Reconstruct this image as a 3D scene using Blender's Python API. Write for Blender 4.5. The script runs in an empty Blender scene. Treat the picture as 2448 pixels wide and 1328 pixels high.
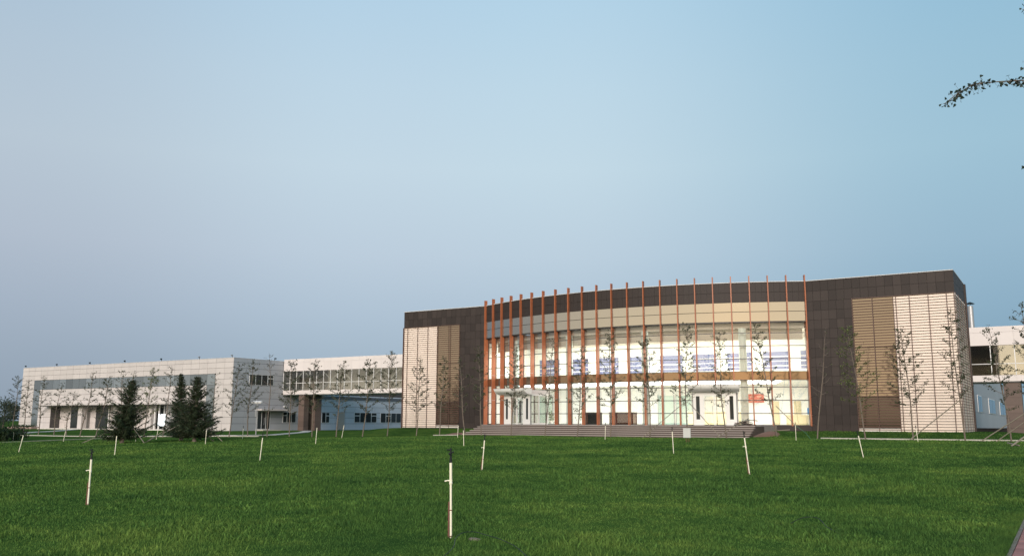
import bpy, math, random
import numpy as np
from math import sin, cos, pi, radians, sqrt, atan2, exp
from mathutils import Vector, Matrix, Quaternion

# ------------------------------------------------------------------ camera, world, sun
sc = bpy.context.scene
COL = sc.collection
YAW, PITCH, ROLL, FPX = .553, .1603, .0032, 2128.3
cam_d = bpy.data.cameras.new('camera'); cam = bpy.data.objects.new('camera', cam_d); COL.objects.link(cam)
cam_d.sensor_width = 36.0; cam_d.sensor_fit = 'HORIZONTAL'
cam_d.lens = FPX / 2448 * 36.0
cam_d.clip_start = .1; cam_d.clip_end = 8000
fw = Vector((-sin(YAW)*cos(PITCH), cos(YAW)*cos(PITCH), sin(PITCH)))
rt = Vector((cos(YAW), sin(YAW), 0)); up = rt.cross(fw)
rt = rt*cos(ROLL) + up*sin(ROLL); up = rt.cross(fw)
cam.matrix_world = Matrix(((rt.x, up.x, -fw.x, 0), (rt.y, up.y, -fw.y, 0), (rt.z, up.z, -fw.z, 1.6), (0, 0, 0, 1)))
sc.camera = cam

SUN_AZ = radians(162.0)      # clockwise from +Y, behind the camera
SUN_EL = radians(20.0)
world = bpy.data.worlds.new('World'); sc.world = world; world.use_nodes = True
nt = world.node_tree; N = nt.nodes; L = nt.links
bg = N['Background']; bg.inputs['Strength'].default_value = 1.0
sky = N.new('ShaderNodeTexSky'); sky.sky_type = 'NISHITA'; sky.sun_disc = False
sky.sun_elevation = SUN_EL; sky.sun_rotation = SUN_AZ
glow = N.new('ShaderNodeVectorMath'); glow.operation = 'SCALE'; glow.inputs['Scale'].default_value = .02
gt = N.new('ShaderNodeVectorMath'); gt.operation = 'MULTIPLY'; gt.inputs[1].default_value = (1.0, .80, .50); L.new(sky.outputs[0], gt.inputs[0]); L.new(gt.outputs[0], glow.inputs[0])
tc = N.new('ShaderNodeTexCoord'); sep = N.new('ShaderNodeSeparateXYZ'); L.new(tc.outputs['Generated'], sep.inputs[0])
elev = N.new('ShaderNodeValToRGB'); L.new(sep.outputs['Z'], elev.inputs[0])
stops = [(0.0, (.31, .41, .50)), (.07, (.376, .491, .592)), (.117, (.43, .55, .66)), (.182, (.503, .624, .73)),
         (.276, (.546, .694, .791)), (.36, (.51, .68, .80)), (.44, (.456, .651, .799)), (.70, (.30, .50, .70)), (1.0, (.19, .37, .60))]
cr = elev.color_ramp; cr.interpolation = 'LINEAR'
while len(cr.elements) < len(stops): cr.elements.new(.5)
for e, (p, c) in zip(cr.elements, stops): e.position = p; e.color = (*c, 1)
dotn = N.new('ShaderNodeVectorMath'); dotn.operation = 'DOT_PRODUCT'; L.new(tc.outputs['Generated'], dotn.inputs[0])
dotn.inputs[1].default_value = (cos(YAW), sin(YAW), 0)
mr = N.new('ShaderNodeMapRange'); mr.inputs['From Min'].default_value = -1; mr.inputs['From Max'].default_value = 1
L.new(dotn.outputs['Value'], mr.inputs[0])
azr = N.new('ShaderNodeValToRGB'); L.new(mr.outputs[0], azr.inputs[0])
azs = [(0.0, (.72, .70, .72)), (.25, (.875, .825, .84)), (.42, (1.0, .98, .985)), (.52, (1.0, 1.0, 1.0)), (.75, (.63, .78, .845)), (1.0, (.58, .74, .82))]
cr = azr.color_ramp; cr.interpolation = 'EASE'
while len(cr.elements) < len(azs): cr.elements.new(.5)
for e, (p, c) in zip(cr.elements, azs): e.position = p; e.color = (*c, 1)
mul = N.new('ShaderNodeVectorMath'); mul.operation = 'MULTIPLY'; L.new(elev.outputs[0], mul.inputs[0]); L.new(azr.outputs[0], mul.inputs[1])
# the sunset side of the sky: warm towards the sun's azimuth and the horizon
sd = N.new('ShaderNodeVectorMath'); sd.operation = 'DOT_PRODUCT'; L.new(tc.outputs['Generated'], sd.inputs[0]); sd.inputs[1].default_value = (sin(SUN_AZ), cos(SUN_AZ), 0)
m1 = N.new('ShaderNodeMapRange'); m1.interpolation_type = 'SMOOTHSTEP'; m1.inputs['From Min'].default_value = -.15; m1.inputs['From Max'].default_value = .95; L.new(sd.outputs['Value'], m1.inputs[0])
m2 = N.new('ShaderNodeMapRange'); m2.interpolation_type = 'SMOOTHSTEP'; m2.inputs['From Min'].default_value = .0; m2.inputs['From Max'].default_value = .75; m2.inputs['To Min'].default_value = 1; m2.inputs['To Max'].default_value = 0; L.new(sep.outputs['Z'], m2.inputs[0])
mw = N.new('ShaderNodeMath'); mw.operation = 'MULTIPLY'; L.new(m1.outputs[0], mw.inputs[0]); L.new(m2.outputs[0], mw.inputs[1])
warm = N.new('ShaderNodeMix'); warm.data_type = 'RGBA'; L.new(mw.outputs[0], warm.inputs['Factor']); L.new(mul.outputs[0], warm.inputs['A']); warm.inputs['B'].default_value = (1.2, 1.06, .82, 1)
gm = N.new('ShaderNodeVectorMath'); gm.operation = 'SCALE'; L.new(glow.outputs[0], gm.inputs[0]); L.new(mw.outputs[0], gm.inputs['Scale'])
add = N.new('ShaderNodeVectorMath'); add.operation = 'ADD'; L.new(warm.outputs['Result'], add.inputs[0]); L.new(gm.outputs[0], add.inputs[1])
L.new(add.outputs[0], bg.inputs['Color'])

sun_d = bpy.data.lights.new('sun', 'SUN'); sun = bpy.data.objects.new('sun', sun_d); COL.objects.link(sun)
sun_d.energy = 3.2; sun_d.angle = radians(22); sun_d.color = (1.0, .88, .80)
sdir = Vector((sin(SUN_AZ)*cos(SUN_EL), cos(SUN_AZ)*cos(SUN_EL), sin(SUN_EL)))
sun.rotation_euler = sdir.to_track_quat('Z', 'Y').to_euler(); sun.location = (20, -40, 30)

vs = sc.view_settings; vs.view_transform = 'Standard'; vs.look = 'None'; vs.gamma = 1; vs.exposure = 0.0; vs.use_curve_mapping = False
sc.render.engine = 'CYCLES'; cy = sc.cycles
cy.use_denoising = True; cy.max_bounces = 10; cy.diffuse_bounces = 5; cy.glossy_bounces = 4; cy.transparent_max_bounces = 16
cy.sample_clamp_indirect = 6; cy.caustics_reflective = False; cy.caustics_refractive = False

rnd = random.Random(7)
nrg = np.random.default_rng(5)

# ------------------------------------------------------------------ materials
def mat(name, col, rough=.6, metal=0.0, spec=.5, noise=0, nscale=4.0, objvar=0.0, bump=0.0, bscale=60.0, stretch=None):
    m = bpy.data.materials.new(name); m.use_nodes = True; t = m.node_tree; b = t.nodes['Principled BSDF']
    b.inputs['Base Color'].default_value = (*col, 1); b.inputs['Roughness'].default_value = rough
    b.inputs['Metallic'].default_value = metal; b.inputs['Specular IOR Level'].default_value = spec
    src = None
    if noise or objvar:
        rgb = t.nodes.new('ShaderNodeRGB'); rgb.outputs[0].default_value = (*col, 1); src = rgb.outputs[0]
    def scaled(src, fac_out, lo, hi):
        r = t.nodes.new('ShaderNodeMapRange'); r.inputs['To Min'].default_value = lo; r.inputs['To Max'].default_value = hi
        t.links.new(fac_out, r.inputs[0])
        v = t.nodes.new('ShaderNodeVectorMath'); v.operation = 'SCALE'; t.links.new(src, v.inputs[0]); t.links.new(r.outputs[0], v.inputs['Scale'])
        return v.outputs[0]
    if noise:
        g = t.nodes.new('ShaderNodeNewGeometry'); n = t.nodes.new('ShaderNodeTexNoise'); n.inputs['Scale'].default_value = nscale
        n.inputs['Detail'].default_value = 6; n.inputs['Roughness'].default_value = .65
        if stretch:
            mp = t.nodes.new('ShaderNodeMapping'); mp.inputs['Scale'].default_value = stretch
            t.links.new(g.outputs['Position'], mp.inputs[0]); t.links.new(mp.outputs[0], n.inputs['Vector'])
        else: t.links.new(g.outputs['Position'], n.inputs['Vector'])
        src = scaled(src, n.outputs['Fac'], 1-noise, 1+noise)
    if objvar:
        oi = t.nodes.new('ShaderNodeObjectInfo'); src = scaled(src, oi.outputs['Random'], 1-objvar, 1+objvar)
    if src: t.links.new(src, b.inputs['Base Color'])
    if bump:
        g = t.nodes.new('ShaderNodeNewGeometry'); n = t.nodes.new('ShaderNodeTexNoise'); n.inputs['Scale'].default_value = bscale
        t.links.new(g.outputs['Position'], n.inputs['Vector'])
        bp = t.nodes.new('ShaderNodeBump'); bp.inputs['Strength'].default_value = bump; bp.inputs['Distance'].default_value = .02
        t.links.new(n.outputs['Fac'], bp.inputs['Height']); t.links.new(bp.outputs[0], b.inputs['Normal'])
    return m

def glass_mat(name, tint, reflect_gain=2.0, rough=.0, wav=0.0):
    m = bpy.data.materials.new(name); m.use_nodes = True; t = m.node_tree; t.nodes.clear()
    out = t.nodes.new('ShaderNodeOutputMaterial'); mix = t.nodes.new('ShaderNodeMixShader')
    tr = t.nodes.new('ShaderNodeBsdfTransparent'); tr.inputs[0].default_value = (*tint, 1)
    gl = t.nodes.new('ShaderNodeBsdfGlossy'); gl.inputs['Roughness'].default_value = rough
    fr = t.nodes.new('ShaderNodeFresnel'); fr.inputs['IOR'].default_value = 1.5
    mm = t.nodes.new('ShaderNodeMath'); mm.operation = 'MULTIPLY'; mm.inputs[1].default_value = reflect_gain; mm.use_clamp = True
    gg = t.nodes.new('ShaderNodeNewGeometry'); io = t.nodes.new('ShaderNodeMapRange'); io.inputs['To Min'].default_value = 1.5; io.inputs['To Max'].default_value = 1/1.5
    t.links.new(gg.outputs['Backfacing'], io.inputs[0]); t.links.new(io.outputs[0], fr.inputs['IOR'])
    t.links.new(fr.outputs[0], mm.inputs[0]); t.links.new(mm.outputs[0], mix.inputs[0])
    t.links.new(tr.outputs[0], mix.inputs[1]); t.links.new(gl.outputs[0], mix.inputs[2]); t.links.new(mix.outputs[0], out.inputs[0])
    if wav:
        g = t.nodes.new('ShaderNodeNewGeometry'); n = t.nodes.new('ShaderNodeTexNoise'); n.inputs['Scale'].default_value = .8
        t.links.new(g.outputs['Position'], n.inputs['Vector'])
        bp = t.nodes.new('ShaderNodeBump'); bp.inputs['Strength'].default_value = wav; bp.inputs['Distance'].default_value = .02
        t.links.new(n.outputs['Fac'], bp.inputs['Height']); t.links.new(bp.outputs[0], gl.inputs['Normal'])
    return m

def emit(name, col, s):
    m = bpy.data.materials.new(name); m.use_nodes = True; t = m.node_tree; t.nodes.clear()
    out = t.nodes.new('ShaderNodeOutputMaterial'); e = t.nodes.new('ShaderNodeEmission'); e.inputs[0].default_value = (*col, 1); e.inputs[1].default_value = s
    t.links.new(e.outputs[0], out.inputs[0]); return m

def leaf_mat(name, col, var=.45):
    m = bpy.data.materials.new(name); m.use_nodes = True; t = m.node_tree; t.nodes.clear()
    out = t.nodes.new('ShaderNodeOutputMaterial'); mix = t.nodes.new('ShaderNodeMixShader'); mix.inputs[0].default_value = .35
    d = t.nodes.new('ShaderNodeBsdfPrincipled'); d.inputs['Roughness'].default_value = .55; d.inputs['Specular IOR Level'].default_value = .3
    tr = t.nodes.new('ShaderNodeBsdfTranslucent')
    g = t.nodes.new('ShaderNodeNewGeometry'); r = t.nodes.new('ShaderNodeMapRange'); r.inputs['To Min'].default_value = 1-var; r.inputs['To Max'].default_value = 1+var
    t.links.new(g.outputs['Random Per Island'], r.inputs[0])
    v = t.nodes.new('ShaderNodeVectorMath'); v.operation = 'SCALE'; v.inputs[0].default_value = col; t.links.new(r.outputs[0], v.inputs['Scale'])
    t.links.new(v.outputs[0], d.inputs['Base Color']); t.links.new(v.outputs[0], tr.inputs[0])
    t.links.new(d.outputs[0], mix.inputs[1]); t.links.new(tr.outputs[0], mix.inputs[2]); t.links.new(mix.outputs[0], out.inputs[0])
    return m

M = dict(
    tile=mat('dark_stone_tile', (.038, .0295, .0265), .6, noise=.25, nscale=18, objvar=.22, spec=.3),
    tileback=mat('tile_joint', (.05, .042, .04), .8),
    dark=mat('dark_backing', (.03, .028, .027), .8),
    coping=mat('pale_metal_coping', (.55, .55, .55), .45),
    orange=mat('orange_aluminium', (.35, .112, .048), .42, spec=.4, noise=.08, nscale=3, objvar=.05),
    spandrel=mat('grey_reflective_panel', (.45, .415, .365), .05, metal=.9),
    bandg=mat('dark_reflective_band', (.29, .20, .13), .06, metal=.85),
    mullion=mat('dark_aluminium', (.05, .047, .043), .45),
    slat=mat('brown_louvre', (.095, .052, .040), .5, objvar=.12),
    slat2=mat('red_brown_louvre', (.105, .05, .036), .5, objvar=.12),
    cream=mat('cream_render', (.86, .75, .66), .7, noise=.07, nscale=1.2, stretch=(1, 1, .25)),
    plinth=mat('pale_plinth', (.72, .68, .62), .7, noise=.06, nscale=5),
    wglass=mat('tinted_window_glass', (.31, .25, .19), .05, metal=.85, spec=.8),
    wglass2=mat('dark_window_glass', (.10, .08, .065), .06, metal=.7, spec=.8),
    white=mat('white_paint', (.80, .79, .76), .5, noise=.03, nscale=3),
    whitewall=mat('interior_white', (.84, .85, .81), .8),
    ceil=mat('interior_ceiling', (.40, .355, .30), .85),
    beige=mat('beige_floor', (.55, .53, .47), .3),
    col=mat('interior_column', (.52, .60, .56), .5),
    bluewin=mat('blue_window_pane', (.11, .135, .27), .35),
    panel=mat('pale_aluminium_panel', (.535, .505, .49), .5, noise=.09, nscale=.9, objvar=.05, stretch=(1, 1, .3), spec=.3),
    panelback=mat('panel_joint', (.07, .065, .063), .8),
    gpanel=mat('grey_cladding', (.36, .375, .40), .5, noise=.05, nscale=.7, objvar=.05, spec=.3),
    gpanel_sky_tint=mat('grey_cladding_sky_tint', (.50, .54, .60), .5, noise=.05, nscale=.7, objvar=.05, spec=.3),  # office side wall continued; skylight in the bridge's shade put into the colour
    sky_panel=mat('white_cladding', (.68, .635, .615), .5, objvar=.03),
    blueglass=mat('blue_grey_glass', (.27, .31, .34), .06, metal=.75, objvar=.3, spec=.8),
    darkglass=mat('dark_door_glass', (.03, .036, .038), .08, spec=.35, objvar=.3),
    frame=mat('white_frame', (.74, .74, .73), .5),
    brownstone=mat('brown_stone_pillar', (.115, .082, .068), .6, noise=.25, nscale=14, objvar=.15),
    step=mat('grey_granite_step', (.30, .265, .245), .7, noise=.25, nscale=25, objvar=.08),
    tread=mat('pale_granite_tread', (.36, .325, .30), .6, noise=.3, nscale=12),
    riser=mat('dark_granite_riser', (.085, .064, .055), .7, noise=.3, nscale=8),
    concrete=mat('pale_concrete', (.46, .44, .39), .9, spec=.1, noise=.2, nscale=8),
    edgestone=mat('dirty_edging', (.20, .17, .145), .95, spec=.1, noise=.3, nscale=15),
    mulch=mat('red_brown_soil', (.16, .085, .06), .95, noise=.4, nscale=20),
    bark=mat('sapling_bark', (.15, .122, .098), .9, noise=.35, nscale=20, stretch=(1, 1, .3)),
    darkbark=mat('spruce_bark', (.17, .14, .115), .9, noise=.3, nscale=20),
    pvc=mat('cream_pvc_pipe', (.80, .76, .60), .4, noise=.06, nscale=9),
    black=mat('black_plastic', (.012, .016, .016), .5, spec=.2),
    redpipe=mat('rusty_steel_rod', (.15, .06, .045), .8, noise=.3, nscale=30),
    pole=mat('weathered_wood_pole', (.20, .18, .14), .85, noise=.25, nscale=12),
    box=mat('grey_white_enamel', (.44, .46, .44), .45),
    steel=mat('galvanised_steel', (.36, .37, .38), .45, metal=.5),
    rope=mat('green_rope', (.05, .16, .10), .8),
    red=mat('red_banner', (.55, .05, .03), .6),
    redink=mat('pale_banner_marks', (.65, .3, .22), .7),
    wood=mat('pale_yellow_wood', (.64, .56, .34), .5),
    blackdesk=mat('black_lacquer', (.012, .014, .015), .3),
    reddesk=mat('dark_red_lacquer', (.05, .008, .008), .35),
    mint=mat('mint_glass_panel', (.52, .66, .58), .3),
    screen=emit('blue_screen', (.05, .3, .6), 1.0),
    litpanel=emit('lit_doorway', (.9, .97, 1.0), 2.2),
    paver=mat('pink_paver', (.34, .17, .15), .9, spec=.1, noise=.2, nscale=40, objvar=.18),
    lamp=emit('ceiling_lamp_light', (1.0, 1.0, .99), 8.0),
    lamp2=emit('upper_lamp_light', (1.0, .98, .89), 15),
    glass=glass_mat('clear_curtain_glass', (.98, .985, .975), 2.2),
    skyglass=glass_mat('skywalk_glass', (.80, .81, .78), 3.0),
    mirrorglass=glass_mat('reflective_bridge_glass', (.82, .80, .7), 11.0),
    leaf=leaf_mat('sapling_leaf', (.058, .070, .034)),
    leaf2=leaf_mat('fresh_sapling_leaf', (.10, .125, .04)),
    gink=leaf_mat('ginkgo_leaf', (.035, .06, .045), .3),
    needle=leaf_mat('spruce_needle', (.072, .100, .052), .6),
    farleaf=leaf_mat('far_leaf', (.06, .085, .065), .3),
    shrub=leaf_mat('shrub_leaf', (.03, .05, .02), .4),
)

# grass materials
def grass_mat(name, blade):
    m = bpy.data.materials.new(name); m.use_nodes = True; t = m.node_tree; b = t.nodes['Principled BSDF']
    g = t.nodes.new('ShaderNodeNewGeometry')
    n1 = t.nodes.new('ShaderNodeTexNoise'); n1.inputs['Scale'].default_value = .22; n1.inputs['Detail'].default_value = 5
    n2 = t.nodes.new('ShaderNodeTexNoise'); n2.inputs['Scale'].default_value = 1.5; n2.inputs['Detail'].default_value = 8; n2.inputs['Roughness'].default_value = .7
    for n in (n1, n2): t.links.new(g.outputs['Position'], n.inputs['Vector'])
    ad = t.nodes.new('ShaderNodeMath'); ad.operation = 'ADD'; t.links.new(n1.outputs['Fac'], ad.inputs[0]); t.links.new(n2.outputs['Fac'], ad.inputs[1])
    r = t.nodes.new('ShaderNodeValToRGB'); mrr = t.nodes.new('ShaderNodeMapRange'); mrr.inputs['From Min'].default_value = .74; mrr.inputs['From Max'].default_value = 1.28
    t.links.new(ad.outputs[0], mrr.inputs[0]); t.links.new(mrr.outputs[0], r.inputs[0])
    els = r.color_ramp.elements
    els[0].position = 0; els[1].position = 1
    k_ = 1.0 if blade else .62  # turf darkened: self-shadow among the blades put into its colour
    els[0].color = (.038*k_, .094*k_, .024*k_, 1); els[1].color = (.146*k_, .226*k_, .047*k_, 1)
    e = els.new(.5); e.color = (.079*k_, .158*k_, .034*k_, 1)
    src = r.outputs[0]
    n3 = t.nodes.new('ShaderNodeTexNoise'); n3.inputs['Scale'].default_value = .9; n3.inputs['Detail'].default_value = 9; n3.inputs['Roughness'].default_value = .75
    t.links.new(g.outputs['Position'], n3.inputs['Vector'])
    mk = t.nodes.new('ShaderNodeMapRange'); mk.inputs['From Min'].default_value = .60; mk.inputs['From Max'].default_value = .74; mk.inputs['To Max'].default_value = .55
    t.links.new(n3.outputs['Fac'], mk.inputs[0])
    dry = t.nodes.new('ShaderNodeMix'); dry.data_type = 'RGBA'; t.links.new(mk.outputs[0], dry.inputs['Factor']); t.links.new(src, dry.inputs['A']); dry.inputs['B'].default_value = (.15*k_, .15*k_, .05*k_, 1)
    src = dry.outputs['Result']
    if blade:
        rr = t.nodes.new('ShaderNodeMapRange'); rr.inputs['To Min'].default_value = .65; rr.inputs['To Max'].default_value = 1.45
        t.links.new(g.outputs['Random Per Island'], rr.inputs[0])
        v = t.nodes.new('ShaderNodeVectorMath'); v.operation = 'SCALE'; t.links.new(src, v.inputs[0]); t.links.new(rr.outputs[0], v.inputs['Scale']); src = v.outputs[0]
        out = t.nodes['Material Output']; tr = t.nodes.new('ShaderNodeBsdfTranslucent'); mix = t.nodes.new('ShaderNodeMixShader'); mix.inputs[0].default_value = .35
        t.links.new(src, tr.inputs[0]); t.links.new(b.outputs[0], mix.inputs[1]); t.links.new(tr.outputs[0], mix.inputs[2]); t.links.new(mix.outputs[0], out.inputs[0])
    t.links.new(src, b.inputs['Base Color']); b.inputs['Roughness'].default_value = .8; b.inputs['Specular IOR Level'].default_value = .12 if blade else 0.0
    return m
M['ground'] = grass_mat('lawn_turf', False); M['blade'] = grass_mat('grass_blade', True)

# ------------------------------------------------------------------ helpers
WL = {}
def tag(o, label=None, cat=None, group=None, kind=None):
    if label: o['label'] = label
    if cat: o['category'] = cat
    if group: o['group'] = group
    if kind: o['kind'] = kind
    return o
def wloc(o): return WL.get(o.name, Vector((0, 0, 0)))
def empty(name, loc):
    o = bpy.data.objects.new(name, None); COL.objects.link(o); o.location = loc; WL[o.name] = Vector(loc); o.empty_display_size = .3
    return o
def put(name, me, parent=None, loc=(0, 0, 0), rz=0.0, rot=None):
    o = bpy.data.objects.new(name, me); COL.objects.link(o); w = Vector(loc)
    if parent: o.parent = parent; o.location = w - wloc(parent)
    else: o.location = w
    if rot: o.rotation_euler = rot
    elif rz: o.rotation_euler = (0, 0, rz)
    WL[o.name] = w
    return o
def mesh(name, v, f, m, smooth=False):
    me = bpy.data.meshes.new(name); me.from_pydata([tuple(p) for p in v], [], f); me.materials.append(m)
    if smooth: me.polygons.foreach_set('use_smooth', [True]*len(me.polygons))
    return me
BF = [(0, 3, 2, 1), (4, 5, 6, 7), (0, 1, 5, 4), (1, 2, 6, 5), (2, 3, 7, 6), (3, 0, 4, 7)]
def boxv(x0, x1, y0, y1, z0, z1):
    return [(x0, y0, z0), (x1, y0, z0), (x1, y1, z0), (x0, y1, z0), (x0, y0, z1), (x1, y0, z1), (x1, y1, z1), (x0, y1, z1)]
BC = {}
def boxm(dx, dy, dz, m):
    k = (round(dx, 3), round(dy, 3), round(dz, 3), m.name)
    if k not in BC: BC[k] = mesh('box', boxv(-dx/2, dx/2, -dy/2, dy/2, -dz/2, dz/2), BF, m)
    return BC[k]
def box(name, x0, x1, y0, y1, z0, z1, m, parent=None, rz=0.0):
    return put(name, boxm(x1-x0, y1-y0, z1-z0, m), parent, ((x0+x1)/2, (y0+y1)/2, (z0+z1)/2), rz)
class MB:
    def __init__(s): s.v = []; s.f = []
    def add(s, v, f): o = len(s.v); s.v += [tuple(p) for p in v]; s.f += [tuple(i+o for i in q) for q in f]
    def box(s, *a): s.add(boxv(*a), BF)
    def tube(s, pts, rads, n=6, cap=True):
        pts = [Vector(p) for p in pts]; rings = []
        for i, p in enumerate(pts):
            d = (pts[min(i+1, len(pts)-1)] - pts[max(i-1, 0)]); d = d.normalized() if d.length > 1e-9 else Vector((0, 0, 1))
            a = d.cross(Vector((0, 0, 1)) if abs(d.z) < .9 else Vector((1, 0, 0))).normalized(); b = d.cross(a)
            rings.append([p + (a*cos(2*pi*k/n) + b*sin(2*pi*k/n))*rads[i] for k in range(n)])
        v = [q for r in rings for q in r]; f = []
        for i in range(len(pts)-1):
            for k in range(n):
                f.append((i*n+k, i*n+(k+1) % n, (i+1)*n+(k+1) % n, (i+1)*n+k))
        if cap: f.append(tuple(reversed(range(n)))); f.append(tuple((len(pts)-1)*n+k for k in range(n)))
        s.add(v, f)
    def build(s, name, m, parent=None, origin=(0, 0, 0), smooth=False):
        o = Vector(origin)
        return put(name, mesh(name, [Vector(p)-o for p in s.v], s.f, m, smooth), parent, origin)

def sst(a, b, x):
    t = np.clip((np.asarray(x, float)-a)/(b-a), 0, 1); return t*t*(3-2*t)
def gz(x, y):
    x = np.asarray(x, float); y = np.asarray(y, float)
    z = sst(15, 62, y)*(.3 + .22*sst(-56, -40, x)*(1-sst(0, 15, x)))
    berm = sst(64.6, 70.6, y)*sst(-66, -57, x)*(1-sst(-5, 2, x))*(1-sst(78, 90, y))
    z = z*(1-berm) + 1.0*berm
    z = z + .52*np.exp(-((x+17.9)/1.3)**2-((y-65.3)/2.3)**2)
    z = z + .025*np.sin(x*.31+y*.17)*np.sin(y*.23-x*.11)*(1-sst(60, 64, y))
    return z
def G(x, y): return float(gz(x, y))

# ------------------------------------------------------------------ ground
def axis(lo, hi, step, far):
    a = list(np.arange(lo, hi+.01, step)); k = step
    b = a[0]; pre = []
    while b > -far: k *= 1.6; b -= k; pre.append(b)
    k = step; b = a[-1]; post = []
    while b < far: k *= 1.6; b += k; post.append(b)
    return np.array(pre[::-1] + a + post)
xs = axis(-110, 20, 1.0, 3500); ys = axis(0, 92, 1.0, 3500)
gx, gy = np.meshgrid(xs, ys); gzv = gz(gx, gy)
nx_, ny_ = len(xs), len(ys)
verts = np.stack([gx.ravel(), gy.ravel(), gzv.ravel()], 1)
idx = np.arange(nx_*ny_).reshape(ny_, nx_)
quads = np.stack([idx[:-1, :-1].ravel(), idx[:-1, 1:].ravel(), idx[1:, 1:].ravel(), idx[1:, :-1].ravel()], 1)
def npmesh(name, v, q, m, smooth=False):
    me = bpy.data.meshes.new(name); k = q.shape[1]
    me.vertices.add(len(v)); me.vertices.foreach_set('co', np.asarray(v, np.float32).ravel())
    me.loops.add(q.size); me.loops.foreach_set('vertex_index', np.asarray(q, np.int32).ravel())
    me.polygons.add(len(q)); me.polygons.foreach_set('loop_start', np.arange(len(q), dtype=np.int32)*k)
    me.update(calc_edges=True); me.validate(); me.materials.append(m)
    if smooth: me.polygons.foreach_set('use_smooth', np.ones(len(q), bool))
    return me
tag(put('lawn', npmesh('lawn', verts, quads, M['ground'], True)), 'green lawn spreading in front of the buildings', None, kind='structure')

# ------------------------------------------------------------------ main building
CX, CY, R = -31.8, 100.5, 33.0
A0, NB = -27.0, 22
def ang(i): return radians(A0 + 54.0*i/NB)
def ap(r, a, z=0): return (CX + r*sin(a), CY - r*cos(a), z)
def arcbox(mb, r0, r1, a0, a1, z0, z1, n):
    v = []; f = []
    for i in range(n+1):
        a = a0 + (a1-a0)*i/n
        v += [ap(r0, a, z0), ap(r1, a, z0), ap(r1, a, z1), ap(r0, a, z1)]
    for i in range(n):
        b = i*4
        for k in range(4): f.append((b+k, b+(k+1) % 4, b+4+(k+1) % 4, b+4+k))
    f.append((0, 3, 2, 1)); e = n*4; f.append((e, e+1, e+2, e+3)); mb.add(v, f)
def arcpoly(mb, r, yb, xa, xb, z0, z1, n=44):
    """slab between the arc of radius r and the straight back line y=yb"""
    pts = [ap(r, ang(0) + (ang(NB)-ang(0))*i/n) for i in range(n+1)]
    pts = [(p[0], p[1]) for p in pts] + [(xb, yb), (xa, yb)]
    k = len(pts); v = [(p[0], p[1], z0) for p in pts] + [(p[0], p[1], z1) for p in pts]
    f = [tuple(reversed(range(k))), tuple(range(k, 2*k))] + [(i, (i+1) % k, k+(i+1) % k, k+i) for i in range(k)]
    mb.add(v, f)

mainb = empty('main_building', (-31.8, 71, 1.0))
tag(mainb, 'dark brown two-storey main building with curved lit glass front and orange fins', 'building')
Y0 = 71.1; ZR = 12.6
XL, XR = -56.78, -6.24
# solid bodies behind the cladding
XFL, XFR = -46.82, -16.80
mb = MB(); mb.box(XL+.06, XFL-.25, Y0+.06, 79.0, .3, ZR-.06); mb.box(XFR+.25, XR-.06, Y0+.06, 79.0, .3, ZR-.06)
mb.box(XFL-.2, XFR+.2, 80.35, 104, .3, 12.3)
mb.build('wall', M['tileback'], mainb)
# roof slab over the lobby
mb = MB(); arcpoly(mb, R-.35, 80.3, XFL, XFR, 11.9, 12.35); mb.build('roof', M['tileback'], mainb)
# copings
mb = MB(); mb.box(XL-.02, XFL, Y0-.06, Y0+.4, ZR, ZR+.05); mb.box(XFR, XR+.02, Y0-.06, Y0+.4, ZR, ZR+.05); mb.box(XR-.4, XR+.02, Y0+.4, 79.0, ZR, ZR+.05)
arcbox(mb, R-.35, R+.06, ang(0), ang(NB), ZR, ZR+.05, 44)
mb.build('coping', M['coping'], mainb)
# dark stone tiles, one by one
TW, TH = .6, .74
def tiles_y(x0, x1, z0, z1, y):
    nxx = max(1, round((x1-x0)/TW)); nz = max(1, round((z1-z0)/TH)); w = (x1-x0)/nxx; h = (z1-z0)/nz
    for i in range(nxx):
        for j in range(nz):
            d = .006*rnd.random()
            put('tile', boxm(w-.016, .05, h-.016, M['tile']), mainb, (x0+(i+.5)*w, y+.025-d, z0+(j+.5)*h))
def tiles_x(y0, y1, z0, z1, x):
    nyy = max(1, round((y1-y0)/TW)); nz = max(1, round((z1-z0)/TH)); w = (y1-y0)/nyy; h = (z1-z0)/nz
    for i in range(nyy):
        for j in range(nz):
            put('tile', boxm(.05, w-.016, h-.016, M['tile']), mainb, (x-.025, y0+(i+.5)*w, z0+(j+.5)*h))
XLa, XRa = -49.83, -13.36      # inner edges of the louvred corners
ZL = 10.98
tiles_y(XLa, XFL, .75, ZL, Y0); tiles_y(XL, XFL, ZL, ZR, Y0)
tiles_y(XFR, XRa, .75, ZL, Y0); tiles_y(XFR, XR, ZL, ZR, Y0)
tiles_x(Y0, 79.0, ZL, ZR, XR)
# curved tile band over the glass (beyond the single pieces): one part
mb = MB()
for i in range(NB):
    for k in range(3):
        a0 = ang(i) + (ang(1)-ang(0))*k/3; a1 = ang(i) + (ang(1)-ang(0))*(k+1)/3; g = .0002
        for z0, z1 in ((11.03, 11.8), (11.82, 12.59)):
            dr = .008*rnd.random(); arcbox(mb, R-.06, R-.01+dr, a0+g, a1-g, z0, z1, 1)
tag(mb.build('tile_band', M['tile'], mainb), kind='stuff')
mb = MB(); arcbox(mb, R-.3, R-.05, ang(0), ang(NB), 9.5, ZR-.02, 44); mb.build('curved_wall', M['tileback'], mainb)
# soffit under the overhang
mb = MB(); arcbox(mb, R-.40, R+.02, ang(0), ang(NB), 9.42, 9.5, 44); mb.build('soffit', M['mullion'], mainb)
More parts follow.
